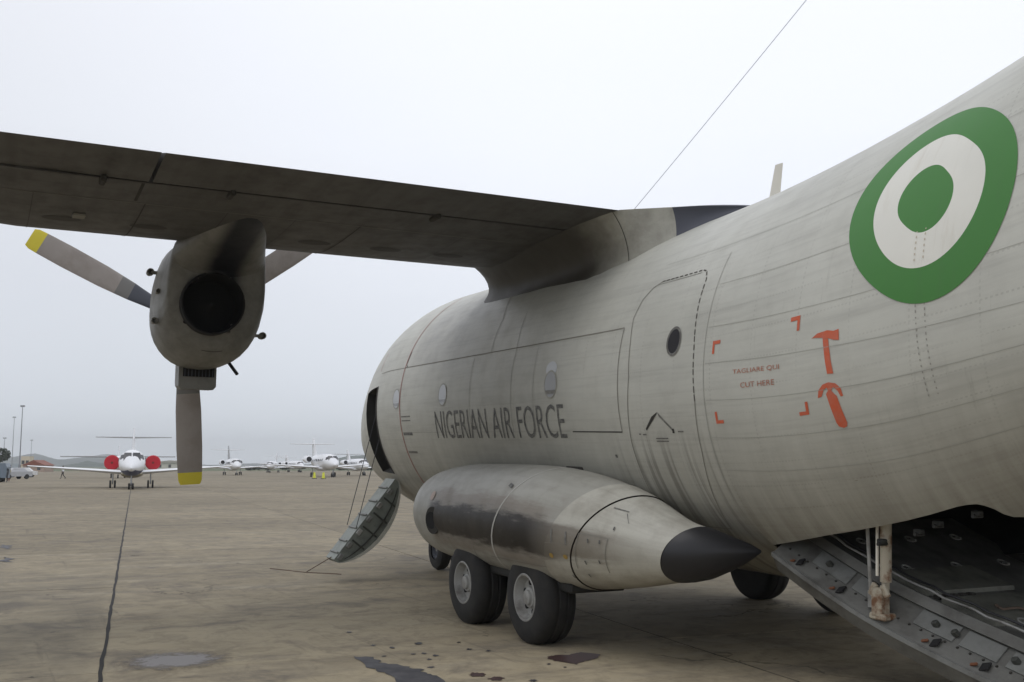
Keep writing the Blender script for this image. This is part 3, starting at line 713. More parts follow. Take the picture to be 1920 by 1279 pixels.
letters('TAGLIARE QUI', -3.17, -3.72, 2.548, 2.590, M['orangethin'], 'stencil_lettering', slope=0.02)
letters('CUT HERE', -3.26, -3.66, 2.440, 2.482, M['orangethin'], 'stencil_lettering', slope=0.02)
def zt(X, z):
    t, b, w, mz = fsec(X); r = (t-mz) if z > mz else (mz-b); return degrees(math.asin((z-mz)/r))
def arc(X, z): return RAD(zt(X, z))*1.82
# cut-here corner brackets
for (X, z, sx_, sz_) in ((-2.89, 2.845, -1, -1), (-3.93, 2.955, 1, -1), (-2.90, 2.16, -1, 1), (-3.99, 2.215, 1, 1)):
    a = arc(X, z); w = 0.028; l = 0.10
    poly = [(X, a), (X+sx_*l, a), (X+sx_*l, a+sz_*w), (X+sx_*w, a+sz_*w), (X+sx_*w, a+sz_*l), (X, a+sz_*l)]
    patch(poly, M['orange'], 'cut_here_bracket')
# hammer (axe) pictogram and extinguisher pictogram
def za(pts, m, nm):
    return patch([(X, arc(X, z)) for X, z in pts], m, nm, cell=0.03)
za([(-4.06,2.765),(-4.12,2.80),(-4.22,2.815),(-4.28,2.805),(-4.33,2.815),(-4.335,2.735),(-4.285,2.74),(-4.235,2.755),(-4.155,2.765),(-4.09,2.77)], M['orange'], 'hammer_pictogram_head')
za([(-4.175,2.764),(-4.23,2.753),(-4.275,2.50),(-4.215,2.50)], M['orange'], 'hammer_pictogram_handle')
za([(-4.185,2.355),(-4.20,2.375),(-4.235,2.385),(-4.26,2.36),(-4.285,2.34),(-4.335,2.15),(-4.325,2.125),(-4.29,2.115),(-4.25,2.125),(-4.235,2.15)], M['orange'], 'extinguisher_pictogram_body')
za([(-4.10,2.33),(-4.115,2.385),(-4.16,2.425),(-4.22,2.44),(-4.285,2.43),(-4.33,2.395),(-4.345,2.34),(-4.32,2.335),(-4.30,2.375),(-4.26,2.405),(-4.245,2.385),(-4.205,2.38),(-4.20,2.405),(-4.165,2.385),(-4.14,2.34)], M['orange'], 'extinguisher_pictogram_hose')
# red propeller-plane line, and little danger marks
strip([(4.45, 62), (4.45, 40), (4.45, -50)], 0.022, M['redline'], 'red_warning_line')
strip([(5.62, 28), (5.62, 18)], 0.016, M['redline'], 'red_warning_line')
for z, m_, hh in ((2.36, 'letterfaint', .02), (2.30, 'letterfaint', .016), (2.13, 'letter', .045), (1.86, 'letterfaint', .03)):
    za([(4.40, z), (4.05, z), (4.05, z-hh), (4.40, z-hh)], M[m_], 'danger_mark')
# seams
strip([(4.45, 16.8), (-1.43, 17.5)], 0.012, M['seam'])
strip([(5.5, 16.4), (4.47, 16.7)], 0.008, M['seam'])
strip([(-1.43, 17.5), (-1.44, -14)], 0.012, M['seam'])
strip([(-0.5, -13.7), (-1.44, -14)], 0.012, M['seamdark'])
strip([(4.4, -13.2), (-0.45, -13.5)], 0.006, M['seamsoft'])
strip([(2.3, 60), (1.62, 32), (1.55, 17)], 0.010, M['seamsoft'])
strip([(1.0, 33), (0.85, 17), (0.85, -14)], 0.010, M['seamsoft'])
strip([(2.0, 16), (2.0, -13)], 0.007, M['seamsoft'])
strip([(0.3, 17), (0.3, -13)], 0.007, M['seamsoft'])
strip([(-2.78, 34), (-2.78, -50)], 0.006, M['seamsoft'])
strip([(4.42, 24.5), (4.42, 18), (4.36, 17)], 0.010, M['seamdark'])
for t in (24, 12.5, 3.5, -6, -16, -25): strip([(-2.8, t), (-5.9, t-2.5)], 0.003, M['seamsoft'])
for t in (38,): strip([(-1.7, t), (-6.0, t-3)], 0.003, M['seamsoft'])
for X in (-4.97, -5.04): tag(strip([(X, 14), (X-.07, -14)], 0.008, M['rivetgrey'], 'rivet_row', dash=(0.016, 0.024), step=0.008), kind='stuff'); tag(strip([(X+.02, 19.2), (X+.01, 13.2)], 0.009, M['rivettan'], 'rivet_row', off=.007, dash=(0.016, 0.024), step=0.008), kind='stuff')
# side door
dz = [(-1.55, -45), (-1.56, -17), (-1.63, 2), (-1.60, 12), (-1.55, 20), (-1.60, 26), (-1.70, 29.5), (-1.82, 31)]
dz2 = [(-1.82, 31), (-2.45, 30.7), (-2.52, 30), (-2.57, 27), (-2.58, 20), (-2.63, 8), (-2.645, -6)]
strip(dz, 0.010, M['seam'], 'door_seal'); tag(strip(dz2, 0.013, M['doorseal'], 'door_seal', dash=(0.05, 0.022), step=0.012), kind='stuff')
strip([(-2.645, -6), (-2.61, -20), (-2.52, -33), (-2.46, -45)], 0.010, M['seam'], 'door_seal')
strip([(-1.75, 30.2), (-2.45, 29.9)], 0.006, M['seam'], 'door_seal')
strip([(-1.55, -45), (-2.46, -45)], 0.010, M['seam'], 'door_seal')
# door porthole
ring_patch(-2.318, 10.6, 0, 0, .088, .105, M['glass'], 'door_window', .004)
ring_patch(-2.318, 10.6, .088, .105, .108, .128, M['letterfaint'], 'door_window_frame', .006)
# chevron handle hatch on the door
za([(-2.07, 2.275), (-2.05, 2.25), (-1.86, 2.11), (-1.845, 2.125), (-1.97, 2.235)], M['seamdark'], 'door_handle_recess')
za([(-2.07, 2.275), (-2.10, 2.25), (-2.255, 2.135), (-2.275, 2.10), (-2.26, 2.10), (-2.23, 2.13), (-2.085, 2.235)], M['letterfaint'], 'door_handle_edge')
za([(-2.255, 2.125), (-2.285, 2.125), (-2.285, 2.085), (-2.255, 2.085)], M['seamdark'], 'door_latch')
for X0, X1, z in ((-1.78, -1.84, 2.08), (-2.34, -2.42, 2.105), (-1.72, -1.75, 2.085)):
    za([(X0, z), (X1, z), (X1, z-.012), (X0, z-.012)], M['letterfaint'], 'door_mark')
for z in (2.045, 2.02):
    za([(-1.98, z), (-2.17, z), (-2.17, z-.012), (-1.98, z-.012)], M['letterfaint'], 'stencil_mark')
za([(-1.20, 1.885), (-1.24, 1.885), (-1.24, 1.855), (-1.20, 1.855)], M['letterfaint'], 'drain_mark')
# portholes with pale blinds
M['blind'] = mat('pale_window_blind', (0.50, 0.52, 0.54), 0.3, spec=0.4)
M['pane'] = mat('grey_window_glass', (0.30, 0.305, 0.31), 0.25, spec=0.5)
for X, lit in ((4.60, 1), (2.86, 1), (-.10, 0)):
    t_ = 2.3
    ring_patch(X, t_, 0, 0, .125, .135, M['blind'] if lit else M['pane'], 'porthole', .004)
    ring_patch(X, t_, .125, .135, .140, .150, M['seamsoft'], 'porthole_frame', .005)
    za([(X-.11, 2.55), (X+.11, 2.55), (X+.08, 2.51), (X-.08, 2.51)], M['pane'] if lit else M['letterfaint'], 'porthole_shade').location = (0, 0.003, 0)
ring_patch(-.10, 7.5, 0, 0, .12, .08, M['blind'], 'porthole_blind', .003)
# blade aerial and wire
bm = bmesh.new(); fin(bm, [(Vector((-1.50, 0, 4.55)), .17, .14, Vector((0, 1, 0))), (Vector((-1.60, 0, 4.88)), .12, .14, Vector((0, 1, 0)))])
obj('blade_aerial', bm, M['cream'], P)
bm = bmesh.new(); a, b_ = Vector((1.65, 0, 4.66)), Vector((-8.75, 0, 9.92)); pr = a
for k in range(1, 25):
    f = k/24; q = a.lerp(b_, f) - Vector((0, 0, 0.10*4*f*(1-f))); tube(bm, pr, q, 0.0036, n=5, caps=False); pr = q
obj('aerial_wire', bm, mat('pale_wire', (.45, .46, .48), .5), P)
# --- open crew door at the nose
bm = bmesh.new()
t0, t1 = RAD(-35), RAD(10); rr = []
for k in range(9):
    th = t0+(t1-t0)*k/8; rr.append([fpt(5.53, th), fpt(5.53, th, -.12), fpt(5.60, th, -.6)+Vector((0, -.2, 0)), fpt(6.26, th, -.6)+Vector((0, -.2, 0)), fpt(6.33, th, -.12), fpt(6.33, th)])
loft(bm, rr, closed=False)
bm.faces.new([bm.verts.new(p) for p in rr[0]]); bm.faces.new([bm.verts.new(p) for p in rr[-1]])
obj('crew_door_opening', bm, M['dark'], P, smooth=False)
strip([(5.535, -35), (5.535, 10)], 0.06, M['seamdark'], 'crew_door_seal', off=.004)
M['strapc'] = mat('dusty_brown_strap', (.14, .10, .075), .8)
cd = bpy.data.objects.new('crew_door', None); link(cd, P)
h0 = Vector((0, 1.45, 1.42)); h1 = Vector((0, 2.40, .22)); ax = (h1-h0); Ld = ax.length; ax.normalize(); nn = Vector((0, ax.z, -ax.y))   # outer side
if nn.z > 0: nn = -nn
def dpt(u, X, o_): # u along door 0..1, o_ outward offset from the flat inner face
    return Vector((X, 0, 0)) + h0 + ax*(u*Ld) + nn*o_
def bulge(u): return 0.07 + 0.34*(4*u*(1-u))**0.75
def door_slab(f0, f1, hw, m, name, um=0.0):
    """solid between the bulge fractions f0..f1 of the D-shaped door section"""
    bm = bmesh.new(); nu = 18; rr = []
    for k in range(nu+1):
        u = um+(1-2*um)*(1-cos(pi*k/nu))/2; w = hw
        rr.append([dpt(u, 5.78-w, bulge(u)*f0), dpt(u, 5.78+w, bulge(u)*f0), dpt(u, 5.78+w, bulge(u)*f1), dpt(u, 5.78-w, bulge(u)*f1)])
    loft(bm, rr); return obj(name, bm, m, cd, smooth=False)
M['doorin'] = paint('crew_door_inner_paint', (0.21, 0.23, 0.205), 0.45, dirt=(0.07, 0.075, 0.07), dirt_amt=0.8, bumpy=0.5)
door_slab(.0, .86, .21, M['doorin'], 'door_frame', .004); door_slab(.87, 1.0, .235, M['skin'], 'door_skin')
for u in (.12, .29, .46, .62, .78, .92):
    bm = bmesh.new(); a_ = dpt(u, 5.78, -.01)
    R3 = Matrix((Vector((1, 0, 0)), ax, nn)).transposed()
    box(bm, a_, (.36, .03, .03), R3, .006); obj('door_step', bm, M['ramplight'], cd, smooth=False)
    bm = bmesh.new(); box(bm, dpt(u+.02, 5.55, .05), (.03, .10, .07), R3, .01); obj('step_bracket', bm, M['rim'] if u in (.29, .62) else M['ramplight'], cd, smooth=False)
for u in (.22, .40, .57, .74):
    bm = bmesh.new(); R3 = Matrix((Vector((1, 0, 0)), ax, nn)).transposed(); box(bm, dpt(u, 5.553, bulge(u)*.45), (.02, .025, bulge(u)*.7), R3, .004); obj('door_rib', bm, M['rampdark'], cd, smooth=False)
bm = bmesh.new(); loft(bm, [[dpt(u, 5.548, bulge(u)*.60), dpt(u, 5.548, bulge(u)*.66), dpt(u, 5.556, bulge(u)*.66), dpt(u, 5.556, bulge(u)*.60)] for u in [.06+.88*k/16 for k in range(17)]]); obj('door_rib', bm, M['rampdark'], cd, smooth=False)
for X in (5.70, 6.16):
    bm = bmesh.new(); tube(bm, dpt(.62, X-.14, -.03), Vector((X, 1.50, 2.75)), .006, n=6)
    obj('door_cable', bm, M['black'], cd)
bm = bmesh.new(); tube(bm, dpt(.98, 5.75, .0), Vector((5.9, 2.72, 0.02)), .008, n=6); tube(bm, (5.9, 2.72, .012), (6.6, 3.1, .012), .008, n=6); tube(bm, (5.9, 2.72, .012), (5.5, 2.3, .012), .008, n=6)
obj('hanging_strap', bm, M['strapc'], cd)
# --- wing
def wing_secs(side, x_le=2.95):
    out_ = []
    for Y, le, ch, z, th in ((0, 2.95, 3.72, 4.50, .155), (7.0, 2.95, 3.72, 4.50, .155), (14.3, 2.35, 2.0, 4.80, .13)):
        out_.append((Y, le, ch, z, th))
    return out_
def wing_pt(Y, xf, surf):   # surf +1 top, -1 bottom; xf fraction of chord
    s = wing_secs(1); a, b_ = (s[0], s[1]) if Y <= 7 else (s[1], s[2]); f = (Y-a[0])/(b_[0]-a[0])
    le, ch, z, th = [a[i]+(b_[i]-a[i])*f for i in (1, 2, 3, 4)]
    y_ = 5*th*(0.2969*sqrt(xf)-0.126*xf-0.3516*xf**2+0.2843*xf**3-0.1036*xf**4)*ch
    cmb = 0.012*4*xf*(1-xf)*ch
    return Vector((le-xf*ch, Y, z + cmb + surf*y_ - 0.02*xf*ch))
def wing_panel(Y0, Y1, f0, f1, m, name, parent, side=1, ny=1, nx=14, le=False, drop=0.0):
    """closed slab of the aerofoil between chord fractions f0..f1"""
    bm = bmesh.new(); rr = []
    fr = [f0+(f1-f0)*(1-cos(pi*k/nx))/2 for k in range(nx+1)]
    for k in range(ny+1):
        Y = Y0+(Y1-Y0)*k/ny
        ring = [wing_pt(Y, f, 1) for f in fr[::-1]] + [wing_pt(Y, f, -1) for f in (fr[1:] if f0 == 0 else fr)]
        rr.append([Vector((p.x, p.y*side, p.z-drop)) for p in ring])
    loft(bm, rr); return obj(name, bm, m, parent)
for side in (1, -1):
    wg = bpy.data.objects.new('wing', None); link(wg, P)
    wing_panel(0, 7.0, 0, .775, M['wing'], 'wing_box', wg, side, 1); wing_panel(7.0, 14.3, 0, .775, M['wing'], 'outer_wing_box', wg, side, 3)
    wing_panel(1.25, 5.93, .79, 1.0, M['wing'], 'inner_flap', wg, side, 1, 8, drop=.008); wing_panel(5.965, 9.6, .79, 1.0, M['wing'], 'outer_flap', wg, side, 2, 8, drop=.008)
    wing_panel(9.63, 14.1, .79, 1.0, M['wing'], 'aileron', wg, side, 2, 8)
    def wstrip(Y0, f0, Y1, f1, w=.02, m=M['seamdark'], nm='underwing_seam'):
        bm = bmesh.new(); n = 14; R = []
        for k in range(n+1):
            t = k/n; Y = Y0+(Y1-Y0)*t; f = f0+(f1-f0)*t; p = wing_pt(Y, f, -1); p.z -= .004
            dv = Vector((w/2, 0, 0)) if abs(Y1-Y0)*1.0 > abs(f1-f0)*3.7 else Vector((0, w/2, 0))
            R.append([Vector(((p+s_*dv).x, (p+s_*dv).y*side, (p+s_*dv).z)) for s_ in (1, -1)])
        loft(bm, R, closed=False); obj(nm, bm, m, wg, smooth=False)
    wstrip(6.0, .62, 6.0, .77, .03); wstrip(1.9, .60, 9.0, .60, .012, M['seam']); wstrip(5.9, .05, 5.9, .6, .014); wstrip(3.7, .05, 3.7, .6, .012); wstrip(1.9, .16, 14, .16, .012, M['seam'])
    wstrip(1.3, .775, 14.0, .782, .035)
    for Y in (2.3, 3.1, 3.95, 5.75, 6.6, 7.4, 8.2):
        bm = bmesh.new(); q = []
        for k in range(20):
            a = 2*pi*k/20; p = wing_pt(Y+.19*cos(a), .36+.030*sin(a), -1); q.append(bm.verts.new((p.x, p.y*side, p.z-.003)))
        bm.faces.new(q); obj('access_panel', bm, M['wingpanel'], wg, smooth=False)
    for f in (.26, .48, .70, .88): wstrip(1.9, f, 9.0, f, .006, M['wingpanel'])
    for Y in (2.5, 4.4, 5.1, 6.9, 7.7): wstrip(Y, .10, Y, .6, .007, M['wingpanel'])
    for Y in (5.2, 6.35, 3.1, 7.8):   # flap brackets
        bm = bmesh.new(); p = wing_pt(Y, .77, -1); box(bm, (p.x, p.y*side, p.z-.015), (.22, .05, .06), None, .012); obj('flap_bracket', bm, M['seamdark'], wg, smooth=False)
    bm = bmesh.new(); p = wing_pt(6.45, .42, -1); box(bm, (p.x, p.y*side, p.z-.01), (.16, .12, .03), None, .008); obj('fuel_cap', bm, M['seam'], wg, smooth=False)
# --- wing-to-body fairing
FA = sorted([  # X, z of upper edge, outer y of that edge, wall y (pinch), y on fuselage
(3.35, 4.05, .62, .60, .75), (3.2, 4.22, .90, .80, 1.02), (3.0, 4.36, 1.20, .92, 1.16), (2.8, 4.335, 1.42, 1.00, 1.30), (2.2, 4.275, 1.56, 1.02, 1.36), (1.0, 4.27, 1.60, 1.02, 1.36),
(0.0, 4.33, 1.58, 1.10, 1.30), (-.5, 4.385, 1.48, 1.20, 1.20), (-.78, 4.42, 1.38, 1.22, 1.14), (-1.0, 4.42, 1.14, 1.06, 1.0), (-1.18, 4.41, 1.0, .94, .90), (-1.4, 4.40, .82, .70, .76), (-1.6, 4.385, .62, .54, .62), (-1.75, 4.37, .42, .38, .44), (-2.25, 4.30, .1, .1, .16)])
def fair_ring(X, side):
    ze, ye, yw, yf = [pchip(FA, X, j) for j in (1, 2, 3, 4)]
    t, b, w, m = fsec(X); cosv = min(.999, yf/w); zf = m+(t-m)*sqrt(1-cosv*cosv)-.01
    zf2 = m+(t-m)*sqrt(max(0, 1-(min(.999, (yf+.05)/w))**2))-.012
    pts = [Vector((X, 0, ze+.03)), Vector((X, ye*.55, ze+.03)), Vector((X, ye*.92, ze+.015))]
    e = Vector((X, ye, ze)); wl = Vector((X, yw, zf+(ze-zf)*.50)); fpt_ = Vector((X, yf+.05, zf2))
    for k in range(9):
        u = k/8; pts.append(e*(1-u)**2 + wl*2*u*(1-u) + fpt_*u*u)
    return [Vector((p.x, p.y*side, p.z)) for p in pts]
for side in (1, -1):
    bm = bmesh.new(); Xf = [3.35, 3.3, 3.2, 3.1, 3.0, 2.9, 2.8, 2.6, 2.4, 2.2, 1.8, 1.4, 1.0, .5, 0, -.25, -.5, -.65, -.78, -.9, -1.0, -1.1, -1.18]
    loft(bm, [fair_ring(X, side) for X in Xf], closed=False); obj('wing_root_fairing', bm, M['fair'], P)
    bm = bmesh.new(); loft(bm, [fair_ring(X, side) for X in (-1.18, -1.27, -1.36, -1.45, -1.54, -1.63, -1.70, -1.78)], closed=False); obj('fairing_tail', bm, M['darkblue'], P)
bm = bmesh.new(); R = []
for k in range(2, 12): 
    p = fair_ring(-.70, 1)[k]; R.append([p+Vector((.005, .004, 0)), p+Vector((-.005, .004, 0))])
loft(bm, R, closed=False); obj('fairing_seam', bm, M['seamdark'], P, smooth=False)
# --- engines
NK = sorted([(4.42,3.93,3.22,.36),(4.3,4.02,3.12,.44),(4.05,4.16,2.98,.54),(3.6,4.30,2.86,.61),(3.2,4.38,2.87,.63),(2.95,4.38,2.93,.62),(2.8,4.38,3.0,.60),(2.70,4.38,3.07,.59),
(2.62,4.38,3.17,.575),(2.57,4.38,3.30,.565),(2.54,4.38,3.55,.555),(2.50,4.38,3.80,.54),(2.46,4.38,3.90,.53),(2.3,4.39,3.96,.49),(1.9,4.40,4.06,.40),(1.3,4.42,4.18,.27),(.8,4.44,4.28,.12),(.65,4.45,4.36,.03)])
HUB = Vector((4.63, 4.83, 3.58))
def make_blade(rootang, parent, side):
    """blade pointing away from the hub; bands along the span are sub-parts"""
    secs = [(.20,.16,.10,50),(.32,.19,.085,44),(.5,.24,.06,36),(.8,.30,.045,28),(1.2,.335,.034,21),(1.7,.335,.026,16),(2.02,.315,.02,13),(2.14,.30,.016,12),(2.19,.25,.010,12)]
    def at(r):
        for a, b_ in zip(secs[:-1], secs[1:]):
            if a[0] <= r <= b_[0]:
                f = (r-a[0])/(b_[0]-a[0]); return [a[i]+(b_[i]-a[i])*f for i in (1, 2, 3)]
        return secs[-1][1:]
    er = Vector((0, cos(rootang)*1, sin(rootang))); et = Vector((0, -sin(rootang), cos(rootang))); exx = Vector((1, 0, 0))
    for nm, r0, r1, m in (('blade_boot', .20, .80, M['boot']), ('blade_band', .80, .98, M['bladegrey']), ('propeller_blade', .98, 2.03, M['blade']), ('blade_tip', 2.03, 2.19, M['yellow'])):
        bm = bmesh.new(); rr = []; n = max(2, int((r1-r0)/.05))
        for k in range(n+1):
            r = r0+(r1-r0)*k/n; c_, t_, tw = at(r); tw = RAD(tw); ch = et*cos(tw)+exx*sin(tw); nr_ = -et*sin(tw)+exx*cos(tw)
            ring = []
            for j in range(14):
                a = 2*pi*j/14; ring.append(HUBL + er*r + ch*(cos(a)*c_/2) + nr_*(sin(a)*t_/2*(1+.3*cos(a))))
            rr.append(ring)
        loft(bm, rr); obj(nm, bm, m, parent)
for side in (1, -1):
    nc = bpy.data.objects.new('engine_nacelle', None); link(nc, P)
    bm = bmesh.new(); rr = []; yc = 4.83*side
    X = 4.42; Xn = []
    while X > .65: Xn.append(X); X -= (.06 if 2.4 < X < 3.1 else .15)
    Xn.append(.65)
    for X in Xn:
        t, b, w = [pchip(NK, X, j) for j in (1, 2, 3)]; ring = []; mz = t-(t-b)*.52; et_ = .55; e = 1.0
        for j in range(36):
            a = 2*pi*j/36; cs, sn = cos(a), sin(a); e = .88
            ring.append(Vector((X, yc + w*(abs(cs)**(e if sn < 0 else et_))*(1 if cs > 0 else -1), mz + (t-mz)*abs(sn)**.8 if sn > 0 else mz - (mz-b)*abs(sn)**e)))
        rr.append(ring)
    loft(bm, rr)
    bmesh.ops.subdivide_edges(bm, edges=[e for e in bm.edges if all(2.3 < v.co.x < 3.0 for v in e.verts)], cuts=3, use_grid_fill=True)
    hy, hzz, hr = yc+.06*side, 3.565, .354
    for v in bm.verts:
        if 2.25 < v.co.x < 3.05:
            d_ = hypot(v.co.y-hy, v.co.z-hzz)
            if .335 < d_ < .375: v.co.y = hy+(v.co.y-hy)*hr/d_; v.co.z = hzz+(v.co.z-hzz)*hr/d_
    dl = [f for f in bm.faces if 2.2 < f.calc_center_median().x < 3.1 and hypot(f.calc_center_median().y-hy, f.calc_center_median().z-hzz) <= hr]
    bmesh.ops.delete(bm, geom=dl, context='FACES'); nb = obj('nacelle_cowling', bm, M['nacelle'], nc)
    ec = Vector((2.46, yc+.06*side, 3.565))
    bm = bmesh.new(); revolve(bm, [(.5, .362), (.0, .366), (-.03, .364), (-.035, .345), (0.10, .335), (.45, .30)], 'X', 40, ec); obj('exhaust_pipe', bm, M['matblack'], nc)
    bm = bmesh.new(); revolve(bm, [(.34, .33), (.30, .20), (.22, .12), (.12, .02)], 'X', 32, ec); obj('exhaust_cone', bm, M['matblack'], nc)
    def npt(X, a, off=.004):
        t, b, w = [pchip(NK, X, j) for j in (1, 2, 3)]; mz = t-(t-b)*.52; cs, sn = cos(a), sin(a)
        w += off; return Vector((X, yc + w*(abs(cs)**(1.0 if sn < 0 else .55))*(1 if cs > 0 else -1), mz + (t-mz+off)*abs(sn)**.8 if sn > 0 else mz - (mz-b+off)*abs(sn)))
    def nline(p0, p1, w=.010, m=None):
        bm = bmesh.new(); R_ = []
        for k in range(25):
            u = k/24; X, a = p0[0]+(p1[0]-p0[0])*u, p0[1]+(p1[1]-p0[1])*u
            dX, da = (w/2, 0) if abs(p1[1]-p0[1]) > .5 else (0, w/2/.6)
            R_.append([npt(X+dX, a+da), npt(X-dX, a-da)])
        loft(bm, R_, closed=False); obj('cowling_seam', bm, m or M['seamdark'], nc, smooth=False)
    nline((3.25, -pi+.1), (3.25, -.1)); nline((3.85, -pi+.1), (3.85, -.1)); nline((4.3, -.55), (2.7, -.62)); nline((4.3, -pi+.55), (2.7, -pi+.62)); nline((3.85, -1.25), (2.75, -1.3), .008); nline((2.75, -2.4), (2.75, -.7), .008)
    for X, a in ((3.55, -.55), (3.05, -.6), (3.55, -2.58), (3.05, -2.53), (2.95, -1.9), (3.45, -1.0)):
        nline((X, a), (X-.10, a), .035, M['seam'])
    # oil cooler box with dark grille, slung under the nacelle
    bm = bmesh.new(); rr = []
    for X, zt_, zb, w in ((4.25, 3.1, 2.80, .12), (4.1, 3.1, 2.68, .20), (3.9, 3.1, 2.62, .225), (3.62, 3.1, 2.615, .23)):
        rr.append([Vector((X, yc+s_*w, z_)) for s_, z_ in ((-1, zt_), (-1, zb+.04), (-.85, zb), (.85, zb), (1, zb+.04), (1, zt_))])
    loft(bm, rr, cap1=True); obj('oil_cooler_box', bm, M['nacelle'], nc, smooth=False)
    bm = bmesh.new(); box(bm, (3.608, yc-.01*side, 2.84), (.02, .38, .13)); obj('oil_cooler_mouth', bm, M['matblack'], nc, smooth=False)
    for k in range(9):
        bm = bmesh.new(); box(bm, (3.594, yc-.01*side-.17+.0425*k, 2.84), (.014, .010, .13)); obj('grille_bar', bm, M['boot'], nc, smooth=False)
    bm = bmesh.new(); tube(bm, (3.7, yc+.22*side, 3.0), (3.5, yc+.52*side, 2.62), .001, n=4)
    bm.clear()
    # scoops, mast and drain
    for dy, z, X, r in ((.63, 4.0, 3.3, .045), (-.63, 3.28, 3.1, .045), (.60, 3.38, 3.0, .04), (.585, 3.72, 2.9, .03)):
        b2 = bmesh.new(); s_ = 1 if dy > 0 else -1
        revolve(b2, [(.12, .01), (.08, r*.8), (0, r), (-.06, r), (-.06, r*.7), (0, r*.6)], 'X', 12, (X, yc+side*(dy+s_*.035), z)); box(b2, (X, yc+side*(dy-s_*.04), z), (.10, .14, .03)); obj('cooling_scoop', b2, M['nacelle'], nc)
    bm.free(); bm = bmesh.new(); tube(bm, (3.35, yc-.30*side, 2.98), (3.2, yc-.40*side, 2.80), .022, n=8); obj('drain_pipe', bm, M['black'], nc)
    bm = bmesh.new(); box(bm, (3.0, yc-.60*side, 3.80), (.10, .03, .16), None, .01); obj('vent_plate', bm, M['black'], nc, smooth=False)
    # propeller
    pp = bpy.data.objects.new('propeller', None); link(pp, P); HUBL = Vector((HUB.x, yc, HUB.z))
    bm = bmesh.new(); revolve(bm, [(-.24, .30), (-.15, .34), (.12, .33), (.3, .27), (.48, .17), (.58, .06), (.6, .01)], 'X', 32, HUBL); obj('spinner', bm, M['boot'], pp)
    for a in (26, 143.3, 266.5): make_blade(RAD(a), pp, side)
# --- main gear sponsons
SK = sorted([(3.32,1.72,1.12,.02,.02),(3.28,1.72,1.12,.16,.16),(3.15,1.72,1.12,.33,.32),(2.95,1.73,1.12,.43,.42),(2.6,1.75,1.12,.54,.52),(2.2,1.77,1.13,.59,.56),(1.6,1.80,1.15,.63,.585),(0,1.83,1.165,.66,.59),(-.6,1.84,1.155,.65,.575),(-1,1.84,1.14,.62,.55),
(-1.8,1.82,1.11,.48,.42),(-2.35,1.76,1.07,.33,.27),(-2.55,1.66,1.06,.29,.22),(-2.65,1.54,1.065,.24,.155),(-2.74,1.40,1.08,.15,.08),(-2.80,1.28,1.09,.03,.015)])
def spt(X, a, off=0.0, side=1, flat=True):
    yc, zc, ry, rz = [pchip(SK, X, j) for j in (1, 2, 3, 4)]
    p = Vector((X, (yc+(ry+off)*cos(a))*side, zc+(rz+off)*sin(a)))
    return p
SLK = sorted([(3.32, 0), (1.4, 0), (.2, .30), (-.15, .33), (-1.2, .30), (-1.58, .28), (-2.3, .09), (-2.46, .07), (-2.7, 0), (-3.0, 0)])
def sp_loft(X0, X1, m, name, parent, side, off=0.0, n=None):
    bm = bmesh.new(); n = n or max(3, int((X0-X1)/.12)); rr = []; xs = [X0+(X1-X0)*k/n for k in range(n)] + [X1]
    if X0 == -2.47: xs = [X0, -2.53, -2.59, -2.65, -2.70, -2.74, -2.78, X1]
    if X0 > 3.2: xs = [3.32, 3.315, 3.305, 3.29, 3.26, 3.22, 3.16, 3.1, 3.0, 2.9, 2.75] + [2.6+(X1-2.6)*k/12 for k in range(13)]
    slant = lambda X, a: X - sin(a)*pchip(SLK, X, 1)
    for X in xs: rr.append([spt(slant(X, -pi+2*pi*j/56), -pi+2*pi*j/56, off, side) for j in range(56)])
    loft(bm, rr, uvf=lambda i, j: (slant(xs[i], -pi+2*pi*j/56), (-pi+2*pi*j/56)*.6)); return obj(name, bm, m, parent)
